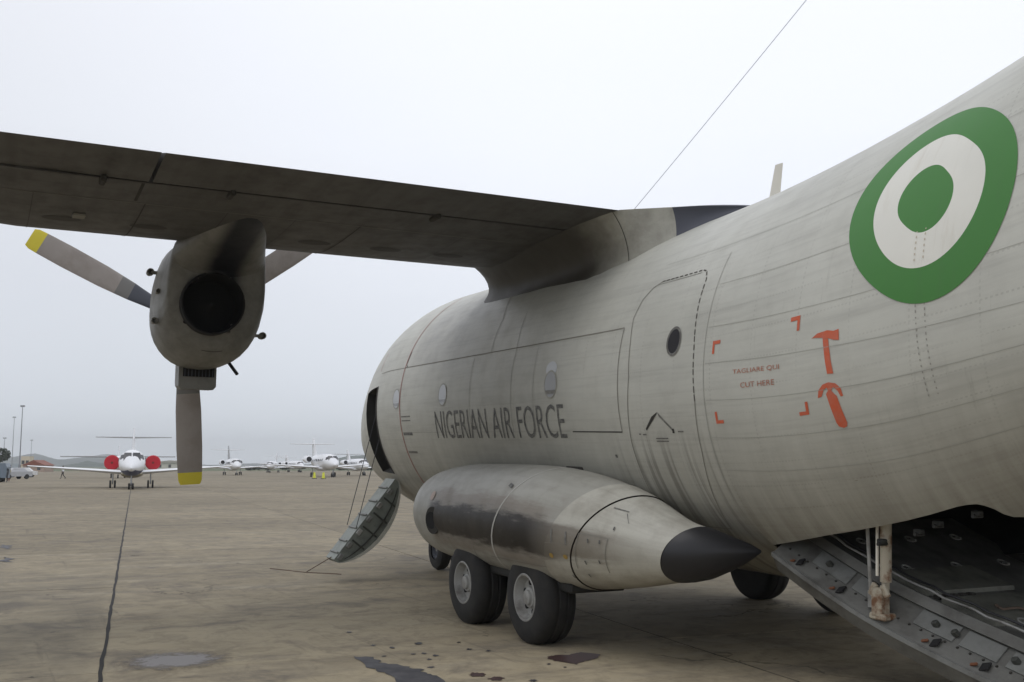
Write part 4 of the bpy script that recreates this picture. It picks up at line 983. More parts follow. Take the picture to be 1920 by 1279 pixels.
# the outboard side must not sit at the UV wrap: rings start at -pi (inboard), so v = 0 is outboard
for side in (1, -1):
    sg = bpy.data.objects.new('wheel_sponson', None); link(sg, P)
    sp_loft(3.32, -.13, M['sponson'], 'sponson_nose', sg, side)
    sp_loft(-.14, -1.19, M['sponson'], 'sponson_mid_panel', sg, side)
    sp_loft(-1.20, -1.57, M['sponson_light'], 'sponson_aft_panel', sg, side, off=.010)
    sp_loft(-1.58, -2.46, M['sponson_light'], 'sponson_tail', sg, side)
    sp_loft(-2.47, -2.80, M['black'], 'sponson_tail_cone', sg, side, off=.006)
    sp_loft(-.125, -.15, M['seamlight'], 'sponson_seam', sg, side, off=.003)
    # auxiliary exhaust mouth
    c_ = spt(1.66, -.13, .0, side); bm = bmesh.new()
    dirn = Vector((-.15, .97*side, -.05)).normalized(); tube(bm, c_-dirn*.10, c_+dirn*.004, .15, .16, 24); obj('auxiliary_exhaust', bm, M['seamdark'], sg); bm = bmesh.new(); tube(bm, c_-dirn*.06+Vector((.03, 0, 0)), c_+dirn*.014+Vector((.02, 0, 0)), .10, .10, 24)
    obj('auxiliary_exhaust', bm, M['matblack'], sg)
    # patch around the exhaust, service panels, latches
    def spatch(X0, X1, a0, a1, m, nm, off=.006):
        bm = bmesh.new(); R = []
        for k in range(7):
            X = X0+(X1-X0)*k/6; R.append([spt(X, a0+(a1-a0)*j/10, off, side) for j in range(11)])
        loft(bm, R, closed=False); return obj(nm, bm, m, sg)
    def sline(X0, a0, X1, a1, w, m, nm, off=.006):
        bm = bmesh.new(); R = []
        for k in range(15):
            t = k/14; X = X0+(X1-X0)*t; a = a0+(a1-a0)*t
            dX, da = (w/2, 0) if abs(X1-X0) < abs(a1-a0)*.6 else (0, w/2/.6)
            R.append([spt(X+dX, a+da, off, side), spt(X-dX, a-da, off, side)])
        loft(bm, R, closed=False); return obj(nm, bm, m, sg, smooth=False)
    spatch(3.02, 2.55, .62, .95, M['seamlight'], 'round_label', .004) if False else None
    c_ = []
    bm = bmesh.new(); q = []
    for k in range(16):
        a = 2*pi*k/16; q.append(bm.verts.new(spt(1.77+.08*cos(a), .37+.10*sin(a), .006, side)))
    bm.faces.new(q); M.setdefault('pinklabel', mat('faded_pink_label', (0.46, 0.36, 0.30), 0.6)); obj('round_label', bm, M['pinklabel'], sg, smooth=False)
    for X in (-1.22, -1.42):
        bm = bmesh.new(); q = []
        for k in range(12):
            a = 2*pi*k/12; q.append(bm.verts.new(spt(X+.03*cos(a), -.35+.045*sin(a), .016, side)))
        bm.faces.new(q); obj('yellow_label', bm, M.setdefault('ochre', mat('ochre_label', (0.36, 0.24, 0.06), 0.6)), sg, smooth=False)
        sline(X-.04, .12, X-.04, -.12, .022, M['letterfaint'], 'stencil_mark', .014)
    sline(-1.16, -.13, -1.50, -.10, .005, M['seam'], 'sponson_seam_line', .014)
    for s_ in ((-1.62, .14, -1.96, .15), (-1.96, .15, -1.88, -.68), (-1.62, .14, -1.50, -.60)): sline(*s_, .008, M['seam'], 'access_panel_edge', .005)
    for X, a in ((-1.66, -.40), (-1.84, -.36), (-1.74, .06), (-1.88, .08), (-1.60, -.72), (-1.36, -.75), (-2.0, .45)):
        sline(X, a, X, a-.08, .016, M['letter'], 'fastener', .012)
    sline(-1.86, .86, -2.02, .92, .016, M['letterfaint'], 'fastener', .006); sline(-2.02, .86, -2.10, .64, .010, M['letterfaint'], 'fastener', .006)
    sline(-.17, .74, -.27, .70, .045, M['letter'], 'filler_cap', .006)
    sline(.55, -.50, .75, -1.0, .012, M['seam'], 'sponson_seam_line', .005); sline(.2, -.66, -1.05, -.62, .006, M['seam'], 'sponson_seam_line', .005)
    for X in (.9, .3, -.3):
        bm = bmesh.new(); p = spt(X, 1.9, .01, side); box(bm, p, (.34, .05, .05), None, .01); obj('fairing_gap_clip', bm, M['seamdark'], sg, smooth=False)
    # recessed dark wheel bay bottom
    bm = bmesh.new(); box(bm, (.1, 1.85*side, .62), (2.5, .62, .10), None, .02); obj('wheel_bay', bm, M['dark'], sg, smooth=False)
    # main wheels
    for X in ((-.49, 1.02) if side == 1 else (-.20, 1.30)):
        wr = bpy.data.objects.new('main_wheel', None); link(wr, P); r_, yo = .462, 2.31; dz_ = -X*math.tan(PITCH)
        wr.location = (X, 0, r_*1.0+dz_-.012)
        bm = bmesh.new(); w = .42
        prof = [(0, .232), (.006, .27), (.002, .33), (-.005, .40), (-.03, .44), (-.075, r_-.004), (-.12, r_), (-.14, r_-.012), (-.15, r_-.012), (-.16, r_), (-.22, r_), (-.23, r_-.012), (-.24, r_-.012), (-.25, r_), (-.29, r_-.004), (-.335, .44), (-.36, .40), (-.355, .34), (-.36, .27), (-.36, .03)]
        revolve(bm, [(yo*side + h*side, rr_) for h, rr_ in prof], 'Y', 48)
        for v in bm.verts:
            if v.co.z < -.445: v.co.z = -.445+(v.co.z+.445)*.3
        obj('tyre', bm, M['rubber'], wr)
        bm = bmesh.new(); revolve(bm, [((yo+h)*side, rr_) for h, rr_ in ((-.06, .236), (.0, .236), (.006, .228), (.004, .215), (-.03, .205), (-.085, .185), (-.095, .12), (-.05, .10), (-.045, .075), (-.02, .07), (-.015, .045), (-.012, .01))], 'Y', 40); obj('rim', bm, M['rim'], wr)
        for k in range(6):
            a = 2*pi*k/6+.3; bm = bmesh.new(); c2 = Vector((.145*cos(a), (yo-.084)*side, .145*sin(a))); tube(bm, c2-Vector((0, .01*side, 0)), c2+Vector((0, .006*side, 0)), .030, n=12); obj('rim_hole', bm, M['matblack'], wr)
    bm = bmesh.new(); tube(bm, (-.50, 1.85*side, .47), (1.05, 1.85*side, .44), .07); tube(bm, (.08, 1.9*side, .46), (.08, 1.8*side, 1.0), .09); obj('bogie_beam', bm, M['ramp'], P)
# --- nose gear
for yy in (.19, -.19):
    wr = bpy.data.objects.new('nose_wheel', None); link(wr, P); wr.location = (6.75, yy, .34-6.75*math.tan(PITCH))
    bm = bmesh.new(); revolve(bm, [(.10, .16), (.105, .24), (.08, .31), (.04, .335), (-.04, .335), (-.08, .31), (-.105, .24), (-.10, .16)], 'Y', 32); obj('tyre', bm, M['rubber'], wr)
    bm = bmesh.new(); revolve(bm, [(.08, .16), (.085, .13), (.05, .10), (.06, .02), (-.06, .02), (-.05, .1), (-.085, .13), (-.08, .16)], 'Y', 24); obj('rim', bm, M['boot'], wr)
bm = bmesh.new(); tube(bm, (6.75, 0, .18), (6.7, 0, .9), .06); tube(bm, (6.75, -.25, .19), (6.75, .25, .19), .035); tube(bm, (6.72, 0, .5), (7.4, 0, .95), .03); obj('nose_gear_leg', bm, M['rim'], P)
M['paleblue'] = mat('pale_blue_grey_paint', (0.33, 0.36, 0.40), 0.5)
for s_ in (1, -1):
    bm = bmesh.new(); box(bm, (6.35, .52*s_, .66), (.55, .02, .42), Euler((.25*s_, 0, 0)), .006); obj('nose_gear_door', bm, M['paleblue'], P, smooth=False)
# --- cargo ramp
rm = bpy.data.objects.new('cargo_ramp', None); link(rm, P)
RK = sorted([(-2.88, 1.10), (-3.4, .895), (-4.02, .69), (-5.03, .46), (-6.0, .27), (-6.7, .12)])
def rz(X): return pchip(RK, X, 1)
Xr = [-2.9 - 3.8*k/26 for k in range(27)]
def rw_(X): return 1.20
bm = bmesh.new(); rr = []
for X in Xr:
    z = rz(X); o_ = rw_(X); th = min(.19, .19*(1-max(0, (-X-5.6))/1.3)+.03)
    rr.append([Vector((X, y, zz)) for y, zz in ((.93, z+.235), (.93, z+.195), (o_, z), (o_+.015, z-.02), (o_-.05, z-th*.8), (o_-.35, z-th-.05), (0, z-th-.10), (-o_+.35, z-th-.05), (-o_+.05, z-th*.8), (-o_-.015, z-.02), (-o_, z), (-.93, z+.195), (-.93, z+.235))])
bmr = bmesh.new(); loft(bmr, rr, closed=True); obj('ramp_shell', bmr, M['ramp'], rm)
bm.free()
bm = bmesh.new(); loft(bm, [[Vector((X, 1.2, rz(X)+.006)), Vector((X, 1.222, rz(X)+.004)), Vector((X, 1.222, rz(X)-.03)), Vector((X, 1.2, rz(X)-.03))] for X in Xr]); obj('ramp_edge_trim', bm, M['ramplight'], rm, smooth=False)
bm = bmesh.new(); loft(bm, [[Vector((X, .95, rz(X)+.27)), Vector((X, .99, rz(X)+.20)), Vector((X, .93, rz(X)+.16)), Vector((X, .90, rz(X)+.22))] for X in Xr]); obj('ramp_rail', bm, M['ramp'], rm, smooth=False)
# ledge plates, each a separate piece
def on_ledge(X, f, off=.0):   # f 0 outer .. 1 inner
    z = rz(X); a = Vector((X, 1.20, z)); b_ = Vector((X, .93, z+.195)); n_ = Vector((0, .195, .27)).normalized(); return a.lerp(b_, f)+n_*off
def ledge_plate(X0, X1, f0, f1, m, nm):
    bm = bmesh.new(); R = []
    for k in range(5):
        X = X0+(X1-X0)*k/4; R.append([on_ledge(X, f0, .004), on_ledge(X, f1, .004), on_ledge(X, f1, .014), on_ledge(X, f0, .014)])
    loft(bm, R); return obj(nm, bm, m, rm, smooth=False)
for X0, X1 in ((-3.25, -3.62), (-3.68, -3.95), (-4.28, -4.62), (-4.68, -4.98), (-5.05, -5.28), (-5.4, -5.9)): ledge_plate(X0, X1, .42, .86, M['ramplight'], 'ledge_plate')
for X in (-3.17, -3.62, -4.53, -4.94, -5.5):
    bm = bmesh.new(); c_ = on_ledge(X, .22, .012); R3 = Euler((-.62, .25, 0)); box(bm, c_, (.075, .07, .016), R3, .004); obj('latch_socket', bm, M['matblack'], rm, smooth=False)
    bm = bmesh.new(); box(bm, c_+Vector((.075, .02, .004)), (.06, .022, .018), R3, .005); obj('latch_tab', bm, M['tab'], rm, smooth=False)
for k in range(30):
    X = -3.0-.105*k
    bm = bmesh.new() if k == 0 else bm; c_ = on_ledge(X, .36, .004); box(bm, c_, (.014, .014, .012), Euler((-.62, 0, 0)))
tag(obj('bolt_row', bm, M['seamdark'], rm, smooth=False), kind='stuff')
M['plate'] = paint('scuffed_floor_plate', (0.19, 0.19, 0.16), 0.5, dirt=(0.05, 0.05, 0.045), dirt_amt=0.9, bumpy=0.3)
# floor plates
def floor_plate(X0, X1, y0, y1, m, nm, off=.008):
    bm = bmesh.new(); R = []
    for k in range(4):
        X = X0+(X1-X0)*k/3; z = rz(X)+.20+.02; R.append([Vector((X, y0, z)), Vector((X, y1, z)), Vector((X, y1, z+off)), Vector((X, y0, z+off))])
    loft(bm, R); return obj(nm, bm, m, rm, smooth=False)
for X0, X1 in ((-2.95, -3.75), (-3.80, -4.2), (-4.32, -4.78), (-4.86, -5.5), (-5.58, -6.4)):
    hi_ = X0 in (-3.80, -4.32)
    for y0, y1 in ((-.10, .84), (-.84, -.14)): floor_plate(X0, X1, y0, y1, M['plate'] if hi_ and y0 > -.5 else M['rampdark'], 'floor_plate', .05 if hi_ and y0 > -.5 else .012)
for k in range(5):
    bm = bmesh.new(); X = -4.26; y = .80-.085*k; box(bm, (X, y, rz(X)+.25), (.06, .055, .03), None, .006); obj('tie_down_link', bm, M['seamdark'], rm, smooth=False)
for X in (-3.3, -3.78, -4.82, -5.35):
    for y in (.60, .05, -.5):
        bm = bmesh.new(); n_ = 14; pr = None
        for k in range(n_+1):
            a = 2*pi*k/n_; q = Vector((X+.04*cos(a), y+.04*sin(a), rz(X)+.268+.018*cos(a)))
            if pr is not None: tube(bm, pr, q, .007, n=5, caps=False)
            pr = q
        box(bm, (X, y-.04, rz(X)+.255), (.05, .03, .02)); obj('tie_down_ring', bm, M['rim'], rm)
for y, z0 in ((.885, .30), (.865, .33)):
    bm = bmesh.new(); pr = None
    for k in range(28):
        X = -2.95-.12*k; q = Vector((X, y+.008*sin(k*1.7), rz(X)+z0+.006*cos(k*2.3)))
        if pr is not None: tube(bm, pr, q, .009, n=6, caps=False)
        pr = q
    obj('hydraulic_line', bm, M['black'] if z0 > .31 else M['rim'], rm)
for X in (-3.4, -4.45, -4.62, -5.1):
    bm = bmesh.new(); box(bm, on_ledge(X, .62, .03), (.05, .04, .05), Euler((-.62, .3, 0)), .008); obj('ledge_bracket', bm, M['rampdark'], rm, smooth=False)
bm = bmesh.new(); pr = None
for k in range(26):
    u = k/25; q = Vector((-4.55-.5*u, .55-.5*u+.06*sin(u*17), rz(-4.55-.5*u)+.285+.01*sin(u*40)))
    if pr is not None: tube(bm, pr, q, .010, n=5, caps=False)
    pr = q
obj('loose_strap', bm, M['strapc'], rm)
# struts
st = bpy.data.objects.new('ramp_strut', None); link(st, P)
bm = bmesh.new(); tube(bm, (-4.06, 1.12, .98), (-4.08, 1.12, 1.62), .042, n=16); obj('strut_cylinder', bm, M['strut'], st)
bm = bmesh.new(); tube(bm, (-4.04, 1.12, .74), (-4.06, 1.12, 1.0), .03, n=12); box(bm, (-4.04, 1.16, .83), (.10, .12, .22), None, .02); box(bm, (-4.10, 1.17, .92), (.05, .03, .10), Euler((0, .5, 0)), .006); box(bm, (-3.98, 1.17, .92), (.05, .03, .10), Euler((0, -.5, 0)), .006); box(bm, (-4.05, 1.15, .73), (.16, .13, .05), None, .012); obj('strut_clevis', bm, M['strut'], st, smooth=False)
bm = bmesh.new(); tube(bm, (-4.0, 1.145, 1.02), (-4.02, 1.145, 1.6), .012, n=8); obj('strut_pipe', bm, M['cream'], st)
bm = bmesh.new(); tube(bm, (-3.93, 1.14, .80), (-3.92, 1.16, 1.55), .014, n=8); tube(bm, (-3.93, 1.14, .78), (-3.93, 1.14, .90), .026, n=8); obj('guide_rod', bm, M['rim'], P)

# ------------------------------------------------------------------ parked jets
def ellipsoid_loft(bm, K, n=20, xs=None, mi=0):
    """K: (x, zc, ry, rz) stations along the body, nose at -x"""
    K = sorted(K); x0, x1 = K[0][0], K[-1][0]; xs = xs or [x0+(x1-x0)*k/30 for k in range(31)]
    rr = []
    for x_ in xs:
        zc, ry, rz_ = [pchip(K, x_, j) for j in (1, 2, 3)]
        rr.append([Vector((x_, ry*cos(2*pi*j/n), zc+rz_*sin(2*pi*j/n))) for j in range(n)])
    loft(bm, rr, mi=mi)
def surface(bm, secs, ax):
    rr = []
    for le, ch, th in secs:
        rr.append([Vector(le)+Vector((x_, 0, 0))+ax*y_ for x_, y_ in foil(ch, th, 7)])
    loft(bm, rr)
def make_jet(label, loc, heading, s=1.0, covers=False, fin_dark=False, tail_dark=False, belly=False, engines=True, low=True, open_mouth=True, ht=5.2, dark_tail_line=False, gear_yellow=False, lowtail=False, group='business jets parked across the apron'):
    """nose towards local -X; local origin on the ground under the main gear"""
    t = thing('business_jet', label, 'jet', loc, (0, 0, heading), group); t.scale = (s, s, s)
    w, g_ = M['jetwhite'], M['jetgrey']
    bm = bmesh.new(); ellipsoid_loft(bm, [(-7.4,1.55,.03,.03),(-7.2,1.57,.25,.22),(-6.7,1.62,.48,.42),(-6.0,1.72,.72,.66),(-5.2,1.88,.90,.90),(-4.2,1.95,.96,1.0),(2,1.95,.96,1.0),(4.5,2.1,.75,.8),(6.5,2.4,.35,.4),(7.6,2.6,.06,.08)], 24, [-7.4,-7.37,-7.3,-7.2,-7,-6.7,-6.4,-6,-5.6,-5.2,-4.7,-4.2,-3,-1,1,2,3,4,5,6,7,7.6]); obj('body', bm, w, t)
    bm = bmesh.new()
    for s_ in (1, -1): surface(bm, [((-1.2, .5*s_, 1.22 if low else 2.9), 3.0, .12), ((2.6, 7.8*s_, 1.72 if low else 2.9), .95, .10)], Vector((0, 0, 1)))
    obj('wing', bm, w, t)
    bm = bmesh.new(); ellipsoid_loft(bm, [(-2.6,1.15,.05,.05),(-1.8,1.12,.75,.28),(0,1.10,.85,.32),(2.2,1.12,.75,.28),(3,1.2,.05,.05)], 18); obj('belly_fairing', bm, M['jetbelly'] if belly else w, t)
    bm = bmesh.new(); surface(bm, [((3.9, 0, 2.4), 3.4, .10), ((6.2, 0, ht), 1.5, .09)], Vector((0, 1, 0))); obj('tail_fin', bm, g_ if fin_dark else w, t)
    zt_ = ht-.80 if not lowtail else 2.5; bm = bmesh.new()
    for s_ in (1, -1): surface(bm, [((5.8, 0, zt_), 1.5, .09), ((6.7, 3.05*s_, zt_+.05), .8, .08)], Vector((0, 0, 1)))
    obj('tailplane', bm, g_ if tail_dark else w, t)
    EZ = 1.98 if covers else 2.32; ke = 1.25 if covers else 1.0
    if engines:
        for s_ in (1, -1):
            bm = bmesh.new(); revolve(bm, [(1.6, .34*ke), (1.7, .43*ke), (2.2, .48*ke), (3.6, .46*ke), (4.6, .32*ke), (4.65, .03)], 'X', 20, (0, 1.55*s_, EZ)); box(bm, (3.1, 1.0*s_, 2.3), (1.4, .5, .12)); e_ = obj('engine', bm, g_ if covers else w, t)
            bm = bmesh.new()
            if covers:
                revolve(bm, [(1.75, .60), (1.62, .60), (1.52, .52), (1.50, .02)], 'X', 20, (0, 1.55*s_, EZ)); obj('red_engine_cover', bm, M['redcover'], e_)
                bm = bmesh.new(); revolve(bm, [(1.50, .10), (1.48, .02)], 'X', 10, (0, 1.55*s_, EZ)); obj('cover_centre_patch', bm, M['hub'], e_)
            else: revolve(bm, [(1.62, .36), (1.60, .34), (1.68, .02)], 'X', 16, (0, 1.55*s_, EZ)); obj('intake', bm, M['matblack'], e_)
    # windscreen panes
    for y0, y1 in ((.05, .60), (-.60, -.05)):
        bm = bmesh.new(); q = [(-6.13, y0, 2.06), (-6.02 if abs(y1) < .3 or y1 < 0 else -5.9, y1, 2.06), (-5.55, y1*.95, 2.50), (-5.62, y0, 2.55)]
        q = [(-6.22 if abs(a) < .2 else -6.0, a, 2.14) for a in (y0, y1)] + [(-5.62 if abs(a) < .2 else -5.42, a*.93, 2.70) for a in (y1, y0)]
        bm.faces.new([bm.verts.new(p) for p in q]); ex = bmesh.ops.extrude_face_region(bm, geom=list(bm.faces)); bmesh.ops.translate(bm, vec=(.25, 0, -.1), verts=[v for v in ex['geom'] if isinstance(v, bmesh.types.BMVert)]); obj('windscreen', bm, M['glass'], t, smooth=False)
    for s_ in (1, -1):
        bm = bmesh.new(); q = [(-5.92, .55*s_, 2.14), (-5.3, .86*s_, 2.2), (-5.2, .78*s_, 2.52), (-5.5, .58*s_, 2.58)]; bm.faces.new([bm.verts.new(p) for p in q]); ex = bmesh.ops.extrude_face_region(bm, geom=list(bm.faces)); bmesh.ops.translate(bm, vec=(.1, -.2*s_, -.05), verts=[v for v in ex['geom'] if isinstance(v, bmesh.types.BMVert)]); obj('side_windscreen', bm, M['glass'], t, smooth=False)
        for k in range(5):
            bm = bmesh.new(); box(bm, (-3.6+1.1*k, .95*s_, 2.2), (.42, .03, .32), Euler((0.25*s_, 0, 0)), .01); obj('cabin_window', bm, M['glass'], t, smooth=False)
    bm = bmesh.new(); rr = []
    for x_ in (-7.15, -6.7, -6.2, -5.7, -5.0):
        K_ = {-7.15: (1.57, .29, .25), -6.7: (1.62, .50, .44), -6.2: (1.68, .68, .60), -5.7: (1.78, .81, .76), -5.0: (1.90, .94, .93)}[x_]
        rr.append([Vector((x_, (K_[1])*cos(a), K_[0]+(K_[2])*sin(a))) for a in [pi+.55+(pi-1.1)*j/12 for j in range(13)]])
    for r_ in rr:
        for p in r_: p.z -= .012
    R_ = loft(bm, [[p for p in r_] for r_ in rr], closed=False); obj('blue_chin_stripe', bm, M['jetblue'] if belly else w, t)
    # gear
    def wheelset(x_, y_, r, wd, leg):
        bm = bmesh.new(); tube(bm, (x_, y_, r), (x_, y_, leg), .05, n=8); gl = obj('gear_leg', bm, g_, t)
        for q in (-1, 1):
            bm = bmesh.new(); tube(bm, (x_, y_+q*wd-.07, r), (x_, y_+q*wd+.07, r), r, n=16); obj('gear_wheel', bm, M['rubber'], gl)
    wheelset(-5.8, 0, .23, .13, 1.3); wheelset(0, 1.4, .30, .17, 1.3); wheelset(0, -1.4, .30, .17, 1.3)
    return t
def face(px, d, dyaw=0.0):
    """ground point at depth d along the sight line of photo column px, and the heading that points the nose back at the camera"""
    a = yaw - atan((px-960)/(FPX/cos(tilt))); 
    p = Vector((-10, 7.2, 0)) + Vector((cos(a), sin(a), 0))*(d/cos(a-yaw)); return p, a+radians(dyaw)
make_jet('white business jet facing the camera with round red covers over both engines', (78.2, -3.45, 0), atan2(-.74, 5.8)+0.0, 1.0, covers=True, belly=True, tail_dark=True, ht=4.9)
p, a = face(436, 195, 7); make_jet('distant white jet with grey tail fin, just right of the lower propeller blade', p, a, 1.02, fin_dark=True, ht=5.4)
p, a = face(606, 165, 12); make_jet('largest of the far jets, white with tall T-tail, nearest the open crew door', p, a, 1.18, ht=5.2)
p, a = face(668, 190, 14); make_jet('white jet with a dark tailplane partly hidden behind the transport nose', p, a, 1.0, tail_dark=True, ht=4.6)
p, a = face(512, 265, -8); make_jet('tiny faraway white jet with thin upright fin, leftmost of the tiny pair', p, a, .95, ht=5.2)
p, a = face(551, 280, 18); make_jet('tiny faraway white jet between the thin-finned jet and the largest far jet', p, a, 1.0, ht=4.6)
# high-wing aircraft whose wing shows behind the covered jet
p, a = face(222, 150)
t = thing('high_wing_aircraft', 'aircraft with a long straight high wing, almost hidden behind the jet with red covers', 'aircraft', p, (0, 0, a))
bm = bmesh.new(); ellipsoid_loft(bm, [(-6, 2.0, .05, .05), (-5, 2.0, .7, .7), (-3, 2.1, 1.0, 1.0), (2, 2.1, 1.0, 1.0), (7, 2.6, .2, .25)], 16); obj('body', bm, M['jetwhite'], t)
bm = bmesh.new(); surface(bm, [((-1, -7.6, 3.0), 1.2, .12), ((-1.4, 0, 3.0), 1.9, .14), ((-1, 7.6, 3.0), 1.2, .12)], Vector((0, 0, 1))); obj('wing', bm, M['jetgrey'], t)
bm = bmesh.new(); surface(bm, [((5, 0, 2.5), 2.2, .1), ((6.2, 0, 4.6), 1.2, .1)], Vector((0, 1, 0))); obj('tail_fin', bm, M['jetwhite'], t)
bm = bmesh.new()
for y_ in (-.9, .9): tube(bm, (.5, y_-.1, .3), (.5, y_+.1, .3), .3, n=12); tube(bm, (.5, y_, .3), (.5, y_*.8, 1.5), .05, n=6)
tube(bm, (-4, -.1, .25), (-4, .1, .25), .25, n=12); tube(bm, (-4, 0, .3), (-4, 0, 1.5), .05, n=6); obj('landing_gear', bm, M['rubber'], t)

# ------------------------------------------------------------------ people (far away, a few pixels tall)
def person(label, loc, heading, shirt, trousers, pose='walk', skin=(0.10, 0.055, 0.035), group=None):
    L = {'walk': 1, 'stand': 0}[pose]
    J = {'pel': (0, 0, .95), 'chest': (0.02, 0, 1.30), 'neck': (.02, 0, 1.50), 'head': (.03, 0, 1.66), 'top': (.03, 0, 1.76),
         'hl': (0, .10, .92), 'kl': (.16*L+.02, .12, .50), 'al': (.22*L, .12, .09), 'tl': (.22*L+.16, .13, .03),
         'hr': (0, -.10, .92), 'kr': (-.02*L+.01, -.12, .50), 'ar': (-.34*L, -.12, .12), 'tr': (-.34*L+.15, -.13, .04),
         'sl': (.02, .19, 1.42), 'el': (-.08*L, .25, 1.13), 'wl': (.06, .26, .88), 'fl': (.09, .26, .78),
         'sr': (.02, -.19, 1.42), 'er': (.06*L, -.25, 1.13), 'wr': (.20*L, -.24, .92), 'fr': (.25*L, -.24, .83)}
    Rr = {'pel': .14, 'chest': .155, 'neck': .06, 'head': .10, 'top': .07, 'hl': .095, 'kl': .065, 'al': .045, 'tl': .04, 'hr': .095, 'kr': .065, 'ar': .045, 'tr': .04, 'sl': .065, 'el': .045, 'wl': .033, 'fl': .03, 'sr': .065, 'er': .045, 'wr': .033, 'fr': .03}
    E_ = [('pel', 'chest'), ('chest', 'neck'), ('neck', 'head'), ('head', 'top'), ('pel', 'hl'), ('hl', 'kl'), ('kl', 'al'), ('al', 'tl'), ('pel', 'hr'), ('hr', 'kr'), ('kr', 'ar'), ('ar', 'tr'), ('chest', 'sl'), ('sl', 'el'), ('el', 'wl'), ('wl', 'fl'), ('chest', 'sr'), ('sr', 'er'), ('er', 'wr'), ('wr', 'fr')]
    ks = list(J); me = bpy.data.meshes.new('person'); me.from_pydata([J[k] for k in ks], [(ks.index(a_), ks.index(b_)) for a_, b_ in E_], [])
    tmp = bpy.data.objects.new('tmp', me); C.objects.link(tmp); md = tmp.modifiers.new('s', 'SKIN')
    for k, v in zip(ks, me.skin_vertices[0].data): v.radius = (Rr[k], Rr[k]*(1.0 if k not in ('chest', 'pel') else 1.0))
    me.skin_vertices[0].data[0].use_root = True
    sb = tmp.modifiers.new('u', 'SUBSURF'); sb.levels = 1
    dg = bpy.context.evaluated_depsgraph_get(); m2 = bpy.data.meshes.new_from_object(tmp.evaluated_get(dg)); bpy.data.objects.remove(tmp)
    m2.materials.clear()
    for m_ in (mat('trouser_cloth', trousers, .85), mat('shirt_cloth', shirt, .85), mat('skin', skin, .6)): m2.materials.append(m_)
    for p_ in m2.polygons:
        c_ = p_.center; p_.use_smooth = True
        p_.material_index = 2 if (c_.z > 1.5 or (abs(c_.y) > .2 and c_.z < .95)) else (1 if c_.z > .97 else 0)
    o = bpy.data.objects.new('person', m2); o.location = loc; o.rotation_euler = (0, 0, heading); link(o); tag(o, label, 'person', group); return o
person('person in white shirt walking under the left wing of the red-covered jet', face(119, 140)[0], yaw+1.9, (.7, .7, .72), (.05, .045, .04))
person('person in dark clothes standing by the blue-grey van at left', face(12.5, 112)[0], yaw+pi, (.03, .03, .03), (.03, .03, .035), 'stand')
person('person in yellow top and brown trousers beside the person in dark clothes', face(18, 118)[0], yaw+2.6, (.55, .45, .15), (.16, .08, .05), 'stand')

# ------------------------------------------------------------------ airfield furniture far away
def at(px, d): return face(px, d)[0]
p = at(-28, 112); t = thing('van', 'blue-grey van cut off by the left edge of the picture', 'van', p, (0, 0, yaw+pi/2+.2))
bm = bmesh.new(); rr = []
for y_ in (-.85, .85): rr.append([Vector((x_, y_, z_)) for x_, z_ in ((-2.3, .45), (2.3, .45), (2.35, 1.0), (1.7, 1.2), (1.15, 1.95), (-2.2, 2.0), (-2.35, 1.6))])
loft(bm, rr); obj('body', bm, mat('blue_grey_paint', (.16, .20, .25), .4), t, smooth=False)
bm = bmesh.new(); box(bm, (1.45, 0, 1.55), (.06, 1.5, .6), Euler((0, -.65, 0))); obj('windscreen', bm, M['glass'], t, smooth=False)
bm = bmesh.new(); box(bm, (-.4, .86, 1.5), (2.4, .02, .5)); box(bm, (-.4, -.86, 1.5), (2.4, .02, .5)); obj('side_window', bm, M['glass'], t, smooth=False)
for x_ in (-1.5, 1.4):
    for y_ in (-.8, .8): bm = bmesh.new(); tube(bm, (x_, y_-.1, .33), (x_, y_+.1, .33), .33, n=16); obj('wheel', bm, M['rubber'], t)
def car(label, p, h, col):
    t = thing('parked_car', label, 'car', p, (0, 0, h))
    bm = bmesh.new(); rr = []
    for y_, k_ in ((-.86, 0), (-.70, 1), (.70, 1), (.86, 0)):
        rr.append([Vector((x_, y_, z_)) for x_, z_ in ((-2.1, .35), (2.1, .35), (2.15, .75), (1.1, .92), (.6, .95+.48*k_), (-.9, .97+.48*k_), (-1.5, .95), (-2.1, .9))])
    loft(bm, rr); obj('body', bm, mat('car_paint', col, .3, coat=.4), t, smooth=False)
    bm = bmesh.new(); box(bm, (-.15, 0, 1.17), (1.5, 1.52, .30), None, .05); obj('windows', bm, M['glass'], t, smooth=False)
    for x_ in (-1.3, 1.3):
        for y_ in (-.78, .78): b2 = bmesh.new(); tube(b2, (x_, y_-.1, .32), (x_, y_+.1, .32), .32, n=16); obj('wheel', b2, M['rubber'], t)
    for y_ in (-.6, .6): b2 = bmesh.new(); box(b2, (2.14, y_, .68), (.04, .26, .12)); obj('headlight', b2, M['jetwhite'], t, smooth=False)
car('silver car with a dark front, nearest the person in yellow at the far left', at(27, 138), yaw+pi-.5, (.45, .46, .48))
car('white car parked further right behind the silver car', at(42, 160), yaw+pi/2+.3, (.7, .7, .7))
def masts(px, d, h, label, dark=(.25, .26, .28)):
    t = thing('light_mast', label, 'light mast', at(px, d), (0, 0, yaw), 'floodlight masts at the far left')
    m_ = mat('mast_paint', dark, .6)
    bm = bmesh.new(); tube(bm, (0, 0, 0), (0, 0, h), .17, .08, n=8); obj('pole', bm, m_, t)
    bm = bmesh.new(); box(bm, (0, 0, h+.25), (.3, 1.0, .4), None, .03); obj('lamp_cluster', bm, m_, t, smooth=False)
masts(36.5, 250, 15.5, 'tallest and darkest floodlight mast at the far left'); masts(22, 330, 16.5, 'thin faint floodlight mast just left of the darkest one', (.4, .42, .44))
